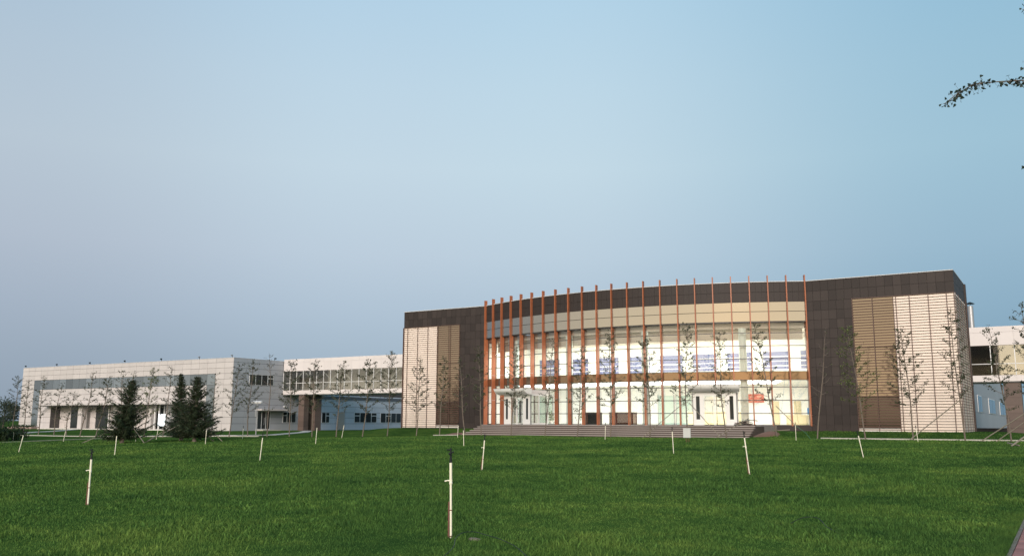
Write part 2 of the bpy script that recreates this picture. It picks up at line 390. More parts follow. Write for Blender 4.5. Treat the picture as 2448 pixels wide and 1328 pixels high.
# reflective panels, band panels, panes
dA = ang(1)-ang(0); ch = 2*R*sin(dA/2)
for i in range(NB):
    am = ang(i)+dA/2
    for z0, z1 in ((9.50, 10.25), (10.28, 11.01)):
        put('spandrel_panel', boxm(ch-.10, .06, z1-z0-.01, M['spandrel']), mainb, ap(R-.0, am, (z0+z1)/2), am)
    rg = R-.24; cg = 2*rg*sin(dA/2)-.05
    put('band_panel', boxm(cg, .05, .62, M['bandg']), mainb, ap(rg+.03, am, 5.255), am)
    for z0, z1 in ((8.6, 9.44), (7.59, 8.6), (6.58, 7.59), (5.58, 6.58), (4.37, 4.93), (3.34, 4.37), (2.33, 3.34), (1.45, 2.33)):
        put('pane', boxm(cg, .012, z1-z0-.03, M['glass']), mainb, ap(rg, am, (z0+z1)/2), am)
for z in (9.42, 8.6, 7.59, 6.58, 5.58, 4.93, 4.37, 3.34, 2.33, 1.43):
    mb = MB(); arcbox(mb, R-.28, R-.20, ang(0), ang(NB), z-.03, z+.03, 44); mb.build('transom', M['mullion'], mainb)
for i in range(NB+1):
    put('mullion', boxm(.05, .12, 8.05, M['mullion']), mainb, ap(R-.28, ang(i)+(.02 if i == 0 else -.02 if i == NB else 0)/33, 1.42+8.05/2), ang(i))
# orange fins
VEST = (5, 17)
for i in range(NB+1):
    a = ang(i); t = .085
    fin = empty('fin', ap(R, a, 1.3)); fin.parent = mainb; fin.location = Vector(ap(R, a, 1.3)) - wloc(mainb)
    z_lo = 4.42 if any(abs(i-v) <= 1 for v in VEST) else 1.36
    zs = [z_lo] + [z for z in (3.6, 5.9, 8.2) if z > z_lo+.8] + [9.44]
    for z0, z1 in zip(zs[:-1], zs[1:]):
        put('fin_panel', boxm(t, .40, z1-z0-.015, M['orange']), fin, ap(R-.0, a, (z0+z1)/2), a)
    for z0, z1 in ((9.44, 11.2), (11.2, 13.12)):
        put('fin_panel', boxm(t, .30, z1-z0-.015, M['orange']), fin, ap(R+.05, a, (z0+z1)/2), a)
# lobby: floors, ceilings, walls, lamps
mb = MB(); arcpoly(mb, R-.45, 80.2, XFL, XFR, .9, 1.40); mb.build('lobby_floor', M['beige'], mainb)
mb = MB(); arcpoly(mb, R-.70, 80.2, XFL, XFR, 4.96, 5.55); mb.build('upper_floor', M['whitewall'], mainb)
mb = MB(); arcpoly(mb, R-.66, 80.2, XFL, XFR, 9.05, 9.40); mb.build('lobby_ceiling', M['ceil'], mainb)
mb = MB(); mb.box(XFL, XFR, 80.0, 80.18, 1.40, 9.05); mb.box(XFL-.15, XFL+.02, Y0+.3, 80.2, 1.40, 9.05); mb.box(XFR-.02, XFR+.15, Y0+.3, 80.2, 1.40, 9.05)
mb.build('lobby_wall', M['whitewall'], mainb)
def lamp_row(zc, lm):
    for a in (-21, -14, -7, 0, 7, 14, 21):
        for r in (29.4, 26.8):
            an = radians(a); p = ap(r, an)
            put('ceiling_lamp', boxm(3.3, 2.2, .04, M[lm]), mainb, (p[0], min(p[1], 79.2), zc-.021), an)
lamp_row(4.96, 'lamp'); lamp_row(9.05, 'lamp2')
for x in (-43.0, -36.5, -29.3, -21.6):
    mb = MB(); yy = CY - sqrt((R-.85)**2-(x-CX)**2)
    mb.tube([(x, yy, 1.4), (x, yy, 4.96)], [.3, .3], 20); mb.tube([(x, yy, 5.55), (x, yy, 9.05)], [.3, .3], 20)
    mb.build('column', M['col'], mainb, smooth=False)
# upper back wall windows with blinds
for k in range(9):
    x0 = XFL+.8+k*3.3
    w = put('inner_window', boxm(2.5, .05, 1.75, M['frame']), mainb, (x0+1.25, 79.97, 7.1))
    put('blue_pane', boxm(2.3, .03, 1.55, M['bluewin']), w, (x0+1.25, 79.93, 7.1))
    for j in range(3):
        put('blind_slat', boxm(2.3, .03, .05 + .03*((k+j) % 2), M['white']), w, (x0+1.25, 79.90, 6.6+j*.42))
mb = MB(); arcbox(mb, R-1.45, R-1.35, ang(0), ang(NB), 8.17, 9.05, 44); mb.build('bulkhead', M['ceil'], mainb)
# entrance vestibules
def vestibule(idx):
    a = ang(idx); W2, OUT = 1.62, 2.3; rg = R-.4
    root = empty('vestibule', ap(R, a, 1.4)); root.parent = mainb; root.location = Vector(ap(R, a, 1.4))-wloc(mainb)
    def loc(u, w, z):      # u along the tangent, w outward from the glass
        return (CX + (rg+w)*sin(a) + u*cos(a), CY - (rg+w)*cos(a) + u*sin(a), z)
    def b(name, u0, u1, w0, w1, z0, z1, m, par=root):
        return put(name, boxm(u1-u0, w1-w0, z1-z0, m), par, loc((u0+u1)/2, (w0+w1)/2, (z0+z1)/2), a)
    for s in (-1, 1):       # front jamb panels with a glass slot
        p = b('jamb_panel', *(sorted((s*W2, s*(W2-.22)))), OUT-.08, OUT, 1.42, 3.98, M['white'])
        b('jamb_panel', *(sorted((s*(W2-.5), s*(W2-.78)))), OUT-.08, OUT, 1.42, 3.98, M['white'])
        b('jamb_panel', *(sorted((s*(W2-.22), s*(W2-.5)))), OUT-.08, OUT, 1.42, 1.85, M['white'])
        b('jamb_panel', *(sorted((s*(W2-.22), s*(W2-.5)))), OUT-.08, OUT, 3.62, 3.98, M['white'])
        b('slot_pane', *(sorted((s*(W2-.22), s*(W2-.5)))), OUT-.06, OUT-.03, 1.85, 3.62, M['darkglass'])
        # side wall: two tall panes in white frames
        for w0, w1 in ((.05, 1.15), (1.15, 2.22)):
            u = s*W2
            b('side_door_stile', u-.03, u+.03, w0, w0+.09, 1.42, 3.98, M['white'])
            b('frame_rail', u-.03, u+.03, w0+.09, w1, 3.86, 3.98, M['white']); b('frame_rail', u-.03, u+.03, w0+.09, w1, 1.42, 1.54, M['white'])
            b('pane', u-.006, u+.006, w0+.09, w1, 1.54, 3.86, M['glass'])
        b('corner_post', u-.04, u+.04, 2.16, 2.22, 1.42, 3.98, M['mullion'])
    # glass doors
    for u0 in (-.82, .02):
        b('door_stile', u0, u0+.05, OUT-.06, OUT-.01, 1.42, 3.66, M['white'])
        b('door_stile', u0+.75, u0+.80, OUT-.06, OUT-.01, 1.42, 3.66, M['white'])
        b('pane', u0+.05, u0+.75, OUT-.04, OUT-.028, 1.5, 3.6, M['glass'])
        b('handle', u0+(.12 if u0 > 0 else .64), u0+(.16 if u0 > 0 else .68), OUT, OUT+.04, 2.1, 2.9, M['steel'])
    b('head_panel', -.84, .84, OUT-.07, OUT-.005, 3.68, 3.98, M['white'])
    # roof box and barrel canopy
    b('vestibule_roof', -W2, W2, -.02, OUT, 3.99, 4.34, M['sky_panel'])
    n = 12; prof = []
    for k in range(n+1):
        t = k/n; prof.append((OUT + .02 + .95*cos(t*pi/2*.96), 4.40 - .46*sin(t*pi/2)))
    for s0, s1 in ((-1.9, -.95), (-.95, 0), (0, .95), (.95, 1.9)):
        mbb = MB(); v = []
        for u in (s0+.008, s1-.008):
            for (w, z) in prof: v.append(loc(u, w, z))
            v.append(loc(u, OUT+.02, 4.40))
        k = n+2
        f = [(i, (i+1) % k, k+(i+1) % k, k+i) for i in range(k)] + [tuple(reversed(range(k))), tuple(range(k, 2*k))]
        mbb.add(v, f); mbb.build('canopy_panel', M['white'], root, origin=loc((s0+s1)/2, OUT, 4.2))
    b('canopy_edge', -1.93, 1.93, OUT-.02, OUT+1.0, 4.405, 4.46, M['white'])
    b('door_mat', -.8, .8, OUT+.1, OUT+1.0, 1.402, 1.415, M['dark'])
for v_ in VEST: vestibule(v_)

# louvred corners
def louvre_front(x0, x1, win, posts, zlo):
    xw0, xw1 = win
    # cream wall and window field
    cs = [(a, b) for a, b in ((x0, xw0), (xw1, x1)) if b-a > .05]
    for a, b in cs: box('cream_wall', a, b, Y0-.0, Y0+.06, zlo, ZL-.02, M['cream'], mainb)
    box('plinth', xw0, xw1, Y0-.05, Y0+.06, zlo-.0, zlo+.22, M['plinth'], mainb)
    nn = 2; h = (ZL-.05-(zlo+.25))
    wd = (xw1-xw0)/nn
    for i in range(nn):
        for z0, z1, gm_ in ((zlo+.25, 3.5, 'wglass2'), (3.55, 7.2, 'wglass'), (7.25, ZL-.05, 'wglass')):
            put('window_pane', boxm(wd-.05, .02, z1-z0, M[gm_]), mainb, (xw0+(i+.5)*wd, Y0+.02, (z0+z1)/2))
    z = zlo+.12; k = 0
    while z < ZL-.05:
        for a, b in cs: box('louvre_slat', a, b, Y0-.06, Y0-.015, z, z+.031, M['slat'], mainb)
        box('louvre_slat', xw0, xw1, Y0-.075, Y0-.015, z-.012, z+.046, M['slat2'], mainb); z += .2045
    for px in posts: box('louvre_post', px-.022, px+.022, Y0-.09, Y0-.058, zlo, ZL, M['slat'], mainb)
    box('louvre_head', x0, x1, Y0-.1, Y0-.0, ZL-.03, ZL+.02, M['slat'], mainb)
louvre_front(XL, XLa, (-52.55, XLa), (-56.70, -56.24, -54.96, -53.69, -52.52, -50.99, -49.85), 1.05)
louvre_front(XRa, XR, (XRa, -10.38), (-13.33, -11.88, -10.4, -10.2, -9.27, -7.99, -6.77, -6.27), 1.0)
box('cream_wall', XR-.06, XR, Y0, 79.0, 1.0, ZL-.02, M['cream'], mainb)
z = 1.12
while z < ZL-.05:
    box('louvre_slat', XR+.015, XR+.06, Y0-.06, 78.9, z, z+.031, M['slat'], mainb); z += .2045
for py in (71.0, 73.0, 75.0, 77.0, 78.9): box('louvre_post', XR+.058, XR+.09, py-.022, py+.022, 1.0, ZL, M['slat'], mainb)
box('corner_wall', XR-.3, XR+.12, 78.95, 79.35, .6, ZR, M['tile'], mainb)
mb = MB(); mb.box(XL-.05, XL+.0, Y0-.09, Y0+.1, 1.0, ZL); mb.build('louvre_return', M['slat'], mainb)

# ------------------------------------------------------------------ entrance steps and landing
steps = empty('entrance_steps', (-31, 64, .5)); tag(steps, 'wide flight of grey granite steps rising to the lit lobby', 'steps')
SX0, SX1 = -42.6, -19.1
ns, rise, run = 6, .152, .34
ztop = 1.385
for k in range(ns):
    zt = ztop - k*rise; yf = 64.1 - k*run
    x0 = SX0-.16*k; x1 = SX1-.004*k; yb_ = yf+.42 if k else 66.4
    st = empty('step', ((x0+x1)/2, yf, zt-rise)); st.parent = steps; st.location = wloc(st)-wloc(steps)
    box('riser', x0, x1, yf+.05, yb_, .2+.003*k, zt-.045, M['riser'], st); box('tread', x0-.02, x1+.02, yf, yb_, zt-.045, zt, M['tread'], st)
mb = MB(); arcpts = [ap(R-.42, ang(0)+(ang(NB)-ang(0))*i/30) for i in range(31)]
pts = [(p[0], p[1]) for p in arcpts]
pts = [p for p in pts] + [(SX1, 70.4), (SX1, 66.38), (SX0, 66.38), (SX0-2.2, 70.9)]
k = len(pts); v = [(p[0], p[1], .1) for p in pts] + [(p[0], p[1], 1.382) for p in pts]
mb.add(v, [tuple(reversed(range(k))), tuple(range(k, 2*k))] + [(i, (i+1) % k, k+(i+1) % k, k+i) for i in range(k)])
mb.build('landing', M['step'], steps)
# dark plinth wall under the right end of the glass
mb = MB(); arcbox(mb, R-.45, R+.18, ang(15.6), ang(NB), .5, 1.40, 16); mb.build('plinth_wall', M['tile'], mainb)
mb = MB(); arcbox(mb, R-.45, R+.18, ang(0), ang(4), .5, 1.379, 10); mb.build('plinth_wall', M['tile'], mainb)

# ------------------------------------------------------------------ left building
lb = empty('office_block', (-97.5, 84.8, .2)); tag(lb, 'low pale panelled office block with long blue strip window', 'building')
YF, XC, XFAR, ZR2, ZB2 = 84.76, -97.46, -148.79, 10.27, .15
NC = 29; cw = (XC-XFAR)/NC
def cx(i): return XFAR + cw*i
rows = [10.27, 9.70, 8.92, 8.15, 7.37, 6.60, 5.68, 4.80, 3.90, 3.02, 2.17, 1.28, .15]
mb = MB()
mb.box(XFAR+.04, XC-.04, YF+.04, 86.5, 3.9, ZR2-.04); mb.box(XFAR+.04, cx(5), YF+.04, 86.5, ZB2, 3.9); mb.box(cx(25), XC-.04, YF+.04, 86.5, ZB2, 3.9)
mb.box(XFAR+.04, XC-.04, 86.5, 150, ZB2, ZR2-.04)
mb.build('wall', M['panelback'], lb)
mb = MB(); mb.box(XFAR-.02, XC+.02, YF-.02, YF+.35, ZR2, ZR2+.05); mb.box(XC-.35, XC+.02, YF+.35, 150, ZR2, ZR2+.05); mb.build('coping', M['coping'], lb)
def is_open(c, r):
    top, bot = rows[r], rows[r+1]
    if 2 <= c <= 26 and 3 <= r <= 4: return True
    if c in (2, 26) and r >= 3: return r < 11 or True
    if 5 <= c <= 24 and r >= 8: return True
    return False
stuffp = MB()
for c in range(NC):
    for r in range(12):
        if is_open(c, r): continue
        x0, x1, z0, z1 = cx(c)+.018, cx(c+1)-.018, rows[r+1]+.018, rows[r]-.018
        put('wall_panel', boxm(x1-x0, .04, z1-z0, M['panel']), lb, ((x0+x1)/2, YF+.02-.004*rnd.random(), (z0+z1)/2))
# strip window panes
for c in range(2, 27):
    x0, x1 = cx(c), cx(c+1)
    put('window_pane', boxm(x1-x0-.05, .03, 1.5, M['blueglass']), lb, ((x0+x1)/2, YF+.03, 7.375))
for c in (2, 26):
    for z0, z1 in ((.8, 2.2), (2.2, 3.7), (3.7, 5.2), (5.2, 6.6)):
        put('window_pane', boxm(cw-.05, .03, z1-z0-.04, M['blueglass']), lb, (cx(c)+cw/2, YF+.03, (z0+z1)/2))
    box('window_sill', cx(c), cx(c+1), YF-.02, YF+.04, .3, .78, M['panel'], lb)
# porch: canopy, pillars, recessed glazing
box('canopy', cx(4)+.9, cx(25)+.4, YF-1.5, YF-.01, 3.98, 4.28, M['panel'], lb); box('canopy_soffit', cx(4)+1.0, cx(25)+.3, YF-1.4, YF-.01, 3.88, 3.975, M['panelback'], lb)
box('terrace', cx(3)-.2, cx(25)+.4, YF-2.2, 86.45, .1, .42, M['plinth'], lb)
for c in (9.2, 14.2, 18.8): box('pillar', cx(c), cx(c)+1.0, YF, YF+.9, .42, 3.87, M['panel'], lb)
c0, c1 = cx(5), cx(25)
kx = c0+.05; j = 0
while kx < c1-.2:
    w = (1.5, 1.5, 1.75, 1.75, .12)[j % 5]; w = min(w, c1-kx)
    m = (M['panel'], M['panel'], M['darkglass'], M['darkglass'], M['frame'])[j % 5]
    nm = ('porch_panel', 'porch_panel', 'porch_pane', 'porch_pane', 'porch_post')[j % 5]
    if m in (M['panel'],):
        for z0, z1 in ((.42, 1.3), (1.32, 2.2), (2.22, 3.05), (3.07, 3.87)): put(nm, boxm(w-.03, .05, z1-z0, m), lb, (kx+w/2, 86.4, (z0+z1)/2))
    elif m == M['frame']: put(nm, boxm(w, .15, 3.4, m), lb, (kx+w/2, 86.2, 2.13))
    else: put(nm, boxm(w-.04, .03, 3.4, m), lb, (kx+w/2, 86.4, 2.13))
    kx += w; j += 1
put('lit_panel', boxm(1.5, .04, 1.7, M['litpanel']), lb, (-112.3, 84.95, 1.75))
box('porch_post', -114.15, -114.0, 85.0, 85.15, .42, 3.87, M['frame'], lb); box('porch_post', -113.2, -113.05, 85.0, 85.15, .42, 3.87, M['frame'], lb)
# planter on the terrace end
pl = empty('planter', (-143.0, 82.2, .1)); tag(pl, 'low brick-red planter box at the office block corner', 'planter')
box('planter_box', -146.4, -139.6, 81.6, 83.0, .1, .62, mat('planter_brick', (.30, .22, .19), .85, noise=.2, nscale=10), pl)
mb = MB()
for i in range(700):
    p = Vector((rnd.uniform(-146, -140), rnd.uniform(81.7, 82.9), .62+abs(rnd.gauss(0, .16)))); s = .09
    q = Quaternion((rnd.random(), rnd.gauss(0, 1), rnd.gauss(0, 1), rnd.gauss(0, 1))).normalized()
    mb.add([p+q @ Vector(c) for c in ((-s, 0, 0), (0, -s*.5, 0), (s, 0, 0), (0, s*.5, 0))], [(0, 1, 2, 3)])
mb.build('planting', M['shrub'], pl)
# side wall facing right
ycuts = [84.80]; 
while ycuts[-1] < 124: ycuts.append(ycuts[-1]+2.3)
def side_open(y0, y1, z0, z1):
    ops = [(87.6, 92.3, 6.6, 8.15), (89.4, 92.3, .15, 3.02), (94.3, 96.9, 1.28, 3.02), (99.2, 101.2, 1.28, 3.02), (102.4, 104.2, 1.28, 3.02), (109.7, 121.8, 1.28, 3.02)]
    ym, zm = (y0+y1)/2, (z0+z1)/2
    return any(a < ym < b and c < zm < d for a, b, c, d in ops)
cnt = 0
for i in range(len(ycuts)-1):
    for r in range(12):
        y0, y1, z0, z1 = ycuts[i]+.022, ycuts[i+1]-.022, rows[r+1]+.02, rows[r]-.02
        if r < 6 and ycuts[i] > 98: continue       # behind the bridge
        mm = M['gpanel'] if ycuts[i] < 97 else M['gpanel_sky_tint']  # past the bridge, painted skylight makes the panels lighter and bluer
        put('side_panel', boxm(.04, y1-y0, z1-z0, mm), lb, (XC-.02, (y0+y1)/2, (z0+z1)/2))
def side_window(y0, y1, z0, z1, n, vent=None):
    w = put('side_window', boxm(.06, y1-y0, z1-z0, M['frame']), lb, (XC+.01, (y0+y1)/2, (z0+z1)/2)); d = (y1-y0)/n
    for i in range(n):
        a = y0+i*d+.05; b = y0+(i+1)*d-.05
        if vent is not None and i in vent:
            zz = z0+(z1-z0)*.68
            put('pane', boxm(.03, b-a-.06, zz-z0-.1, M['darkglass']), w, (XC+.035, (a+b)/2, (z0+zz)/2)); put('pane', boxm(.03, b-a-.06, z1-zz-.1, M['darkglass']), w, (XC+.035, (a+b)/2, (zz+z1)/2))
        else: put('pane', boxm(.03, b-a, z1-z0-.08, M['darkglass']), w, (XC+.035, (a+b)/2, (z0+z1)/2))
side_window(87.7, 92.2, 6.65, 8.15, 4, (3,)); side_window(94.3, 96.9, 1.42, 2.95, 3, (0,)); side_window(99.2, 100.2, 1.42, 2.95, 1, (0,))
side_window(102.4, 104.1, 1.42, 2.98, 2, (1,)); side_window(109.8, 115.3, 1.45, 3.05, 4, (0, 3)); side_window(116.3, 121.7, 1.45, 3.05, 4, (1,))
d = put('side_door', boxm(.06, 2.5, 2.55, M['frame']), lb, (XC+.01, 90.65, 1.75))
for i in range(3): put('door_pane', boxm(.03, .68, 2.4, M['darkglass']), d, (XC+.035, 89.85+i*.8, 1.75))
put('door_handle', boxm(.05, .05, 1.0, M['steel']), d, (XC+.08, 90.75, 1.6))
box('door_canopy', XC+.03, XC+1.3, 89.1, 94.5, 3.1, 3.32, M['panel'], lb); box('door_step', XC+.03, XC+1.6, 89.2, 92.6, .15, .45, M['concrete'], lb)
box('service_door', XC+.02, XC+.06, 105.9, 107.5, .4, 3.02, mat('beige_door', (.40, .35, .31), .6), lb)
box('dark_gutter_band', XC+.025, XC+.07, 98.3, 124, 5.0, 5.5, mat('slate_band', (.09, .10, .12), .5), lb)

# ------------------------------------------------------------------ skywalks
def skywalk(name, label, x0, x1, pitch, glass, braces=True):
    root = empty(name, (x0, 94.1, 5.5)); tag(root, label, 'bridge')
    ya, yb = 94.1, 98.0; za, zw0, zm, zw1, zp, zt = 5.45, 6.03, 7.08, 8.80, 10.02, 10.55
    mb = MB(); mb.box(x0, x1, ya+.05, yb, za, zw0-.1); mb.box(x0, x1, ya+.05, yb, zw1+.1, zt-.05); mb.box(x0, x1, yb-.15, yb, zw0-.1, zw1+.1)
    mb.build('deck', M['sky_panel'], root)
    n = max(1, round((x1-x0)/pitch)); p = (x1-x0)/n
    for i in range(n):
        a, b = x0+i*p, x0+(i+1)*p; m = (a+b)/2
        put('upper_panel', boxm(p-.015, .05, zp-zw1-.015, M['sky_panel']), root, (m, ya+.025, (zp+zw1)/2))
        put('parapet_panel', boxm(p-.015, .05, zt-zp-.015, M['sky_panel']), root, (m, ya+.025, (zp+zt)/2))
        put('sill_panel', boxm(p-.015, .05, zw0-za-.015, M['sky_panel']), root, (m, ya+.025, (za+zw0)/2))
        put('pane', boxm(p-.06, .012, zm-zw0-.03, M[glass]), root, (m, ya+.05, (zw0+zm)/2)); put('pane', boxm(p-.06, .012, zw1-zm-.03, M[glass]), root, (m, ya+.05, (zw1+zm)/2))
    for i in range(n+1): put('mullion', boxm(.07, .1, zw1-zw0, M['frame']), root, (x0+i*p, ya+.04, (zw0+zw1)/2))
    box('rail', x0, x1, ya-.01, ya+.09, zm-.03, zm+.03, M['frame'], root)
    k = x0 if braces else x1; i = 0
    while k < x1-3:
        mb = MB(); a, b = (k, k+3.6); z0, z1 = (zw0, zw1) if i % 2 == 0 else (zw1, zw0)
        mb.tube([(a, ya+.5, z0), (b, ya+.5, z1)], [.07, .07], 6); mb.build('brace', M['frame'], root, origin=((a+b)/2, ya+.5, 7)); k += 3.6; i += 1
        if i % 3 == 0:
            mb = MB(); mb.tube([(a, ya+.5, z1), (b, ya+.5, z0)], [.07, .07], 6); mb.build('brace', M['frame'], root, origin=((a+b)/2, ya+.5, 7))
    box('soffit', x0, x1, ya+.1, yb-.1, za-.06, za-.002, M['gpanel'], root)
    return root
skywalk('covered_bridge', 'white glazed covered bridge joining the office block to the main building', XC+.06, -46.0, 1.32, 'skyglass')
skywalk('covered_bridge', 'white glazed covered bridge leaving the right side of the main building', -15.5, 20.0, 1.95, 'mirrorglass', False)
def pillar(x0, x1, y0, y1, z0, z1, label):
    root = empty('bridge_pillar', ((x0+x1)/2, (y0+y1)/2, z0)); tag(root, label, 'pillar', 'stone pillars under the bridges')
    n = 7; h = (z1-z0)/n
    for i in range(n): box('stone_block', x0, x1, y0, y1, z0+i*h+.006, z0+(i+1)*h-.006, M['brownstone'], root)
    box('pillar_core', x0+.03, x1-.03, y0+.03, y1-.03, z0-.2, z1-.005, M['dark'], root)
pillar(-94.4, -93.3, 94.35, 95.3, .1, 5.38, 'left of two brown stone pillars under the left bridge')
pillar(-94.4, -93.0, 96.3, 97.6, .1, 5.38, 'darker rear brown stone pillar under the left bridge')
pillar(-4.8, -3.4, 94.4, 96.2, .5, 5.38, 'dark stone pillar under the right bridge')

# back wing seen under the right bridge
bw = empty('back_wing', (-9, 112, .5)); tag(bw, 'blue-grey back wing with windows seen beneath the right bridge', 'building')
mb = MB(); mb.box(-30, -9.04, 106, 200, .3, 8.0); mb.build('wall', M['panelback'], bw)
yy = 106.0
while yy < 196:
    for z0, z1 in ((.9, 2.9), (2.92, 5.0), (5.02, 6.5), (6.52, 8.0)):
        put('wall_panel', boxm(.04, 5.98, z1-z0, M['gpanel']), bw, (-9.02, yy+3, (z0+z1)/2))
    yy += 6.0
for y0, y1 in ((120.5, 126.2), (138, 150), (161, 175)):
    w = put('window', boxm(.08, y1-y0, 2.05, M['frame']), bw, (-8.98, (y0+y1)/2, 3.98))
    for i in range(2): put('pane', boxm(.03, (y1-y0)/2-.25, 1.9, M['darkglass']), w, (-8.93, y0+(y1-y0)*(.25+.5*i), 3.98))
box('base_wall', -8.9, -2.0, 104, 104.6, .3, 1.15, M['dark'], bw)
# flue
FXX, FYY, FH = -7.42, 99.5, .9
fl = empty('flue', (FXX, FYY, 10)); tag(fl, 'steel roof flue with dark conical cap behind the main building', 'flue')
mb = MB(); mb.tube([(FXX, FYY, 9.5), (FXX, FYY, 13.2)], [.27, .27], 14); mb.build('flue_pipe', M['steel'], fl, smooth=False)
mb = MB(); mb.tube([(FXX, FYY, 13.42), (FXX, FYY, 13.44), (FXX, FYY, 13.62)], [.42, .44, .06], 16); mb.build('cap', M['black'], fl)
for q in range(4):
    a = q*pi/2; mb = MB(); mb.tube([(FXX+.24*cos(a), FYY+.24*sin(a), 13.15), (FXX+.28*cos(a), FYY+.28*sin(a), 13.46)], [.018, .018], 4); mb.build('cap_stay', M['steel'], fl)

# ------------------------------------------------------------------ kerbs, paths, beds
def strip(name, pts, w, h, m, label, lift=0.0):
    mb = MB(); pts = [Vector((p[0], p[1], 0)) for p in pts]; fine = []
    for a, b in zip(pts[:-1], pts[1:]):
        n = max(1, int((b-a).length/1.0))
        for i in range(n): fine.append(a.lerp(b, i/n))
    fine.append(pts[-1]); v = []; f = []
    for i, p in enumerate(fine):
        d = (fine[min(i+1, len(fine)-1)]-fine[max(i-1, 0)]).normalized(); s = Vector((-d.y, d.x, 0))*w/2
        for q in (p-s, p+s):
            z = G(q.x, q.y); v.append((q.x, q.y, z-.1))
        for q in (p+s, p-s):
            z = G(q.x, q.y); v.append((q.x, q.y, z+h+lift))
    for i in range(len(fine)-1):
        b = i*4
        for k in range(4): f.append((b+k, b+(k+1) % 4, b+4+(k+1) % 4, b+4+k))
    mb.add(v, f); o = mb.build(name, m); tag(o, label, kind='structure'); return o
strip('kerb', [(-14.6, 64.4), (8, 64.4)], .35, .09, M['concrete'], 'pale concrete kerb along the grass bank at the right')
strip('kerb', [(-46.6, 62.9), (-43.5, 62.2)], .4, .06, M['concrete'], 'pale concrete kerb left of the steps')
strip('path', [(-72, 47.9), (-64.5, 56.6), (-64.2, 60.7), (-70.7, 69.4), (-78, 79), (-90, 92)], 1.2, .05, M['concrete'], 'pale path leading under the left bridge')
strip('path', [(-90, 51), (-107.5, 66), (-128, 82)], 1.1, .05, M['concrete'], 'pale path leading to the office block terrace')
strip('kerb', [(-82, 47), (-72, 47.9), (-60, 55.4)], .3, .06, M['concrete'], 'thin pale kerb across the left lawn')
strip('kerb', [(-62.2, 34.3), (-65.4, 45.4)], .3, .05, mat('worn_edge', (.34, .33, .2), .9, noise=.2), 'worn pale edging at the far left lawn')
# soil bed and rubble by the right end of the steps
def mound(name, x, y, rx, ry, h, m, label, cat):
    v = []; f = []; n = 18; rr = 5
    v.append((x, y, G(x, y)+h))
    for r in range(1, rr+1):
        for k in range(n):
            a = 2*pi*k/n; q = r/rr; px, py = x+rx*q*cos(a)*(1+.08*sin(3*a)), y+ry*q*sin(a)
            v.append((px, py, G(px, py)+h*(1-q*q)+.02*rnd.random()-(.05 if r == rr else 0)))
    for k in range(n): f.append((0, 1+k, 1+(k+1) % n))
    for r in range(rr-1):
        for k in range(n): f.append((1+r*n+k, 1+(r+1)*n+k, 1+(r+1)*n+(k+1) % n, 1+r*n+(k+1) % n))
    return tag(put(name, mesh(name, v, f, m, True)), label, cat)
mound('soil_bed', -18.25, 63.6, .95, 1.3, .10, M['mulch'], 'red-brown soil bed at the right end of the steps', 'soil')
mound('soil_bed', -44.6, 63.8, 1.6, 1.4, .22, M['mulch'], 'red-brown soil bed at the left end of the steps', 'soil')
mound('bare_patch', -7.08, 10.5, .12, .06, .02, M['edgestone'], 'small bare earth patch beside the black hose', 'soil')
rb = empty('rubble_pile', (-20.2, 65.3, 1.385)); tag(rb, 'dark pile of boards and rubble at the right end of the landing', 'rubble')
for i in range(16):
    x, y = -20.3+rnd.uniform(-.65, .65), 65.3+rnd.uniform(-.3, .3)
    put('board', boxm(rnd.uniform(.4, 1.0), .12, .05, M['brownstone'] if i % 3 else M['dark']), rb, (x, y, 1.42+.025*i*rnd.uniform(.5, 1)), rot=(rnd.uniform(-.2, .2), rnd.uniform(-.15, .15), rnd.uniform(-.6, .6)))
pk = tag(put('plank', boxm(1.3, .16, .05, M['pole']), None, (-17.7, 65.6, 1.08), rot=(0, -.08, .15)), 'pale wooden plank lying on the soil bed', 'plank')

# footpath at the lower right
fp = empty('footpath', (0, 15, 0)); tag(fp, kind='structure'); fp['label'] = 'pink paved footpath at the lower right corner'
kx0 = -.76
for i in range(14):
    box('kerb_stone', kx0, kx0+.05, 9+i*.9+.004, 9+(i+1)*.9-.004, -.1, .035, M['edgestone'], fp)
for i in range(60):
    for j in range(5):
        off = 0
        put('paver', boxm(.388, .192, .08, M['paver']), fp, (-.705+.2+j*.4, 9.1+i*.2, -.005+.004*rnd.random()))
mb = MB(); mb.box(-.705, 1.34, 8.9, 21.2, -.2, -.015); mb.build('bedding', M['concrete'], fp)

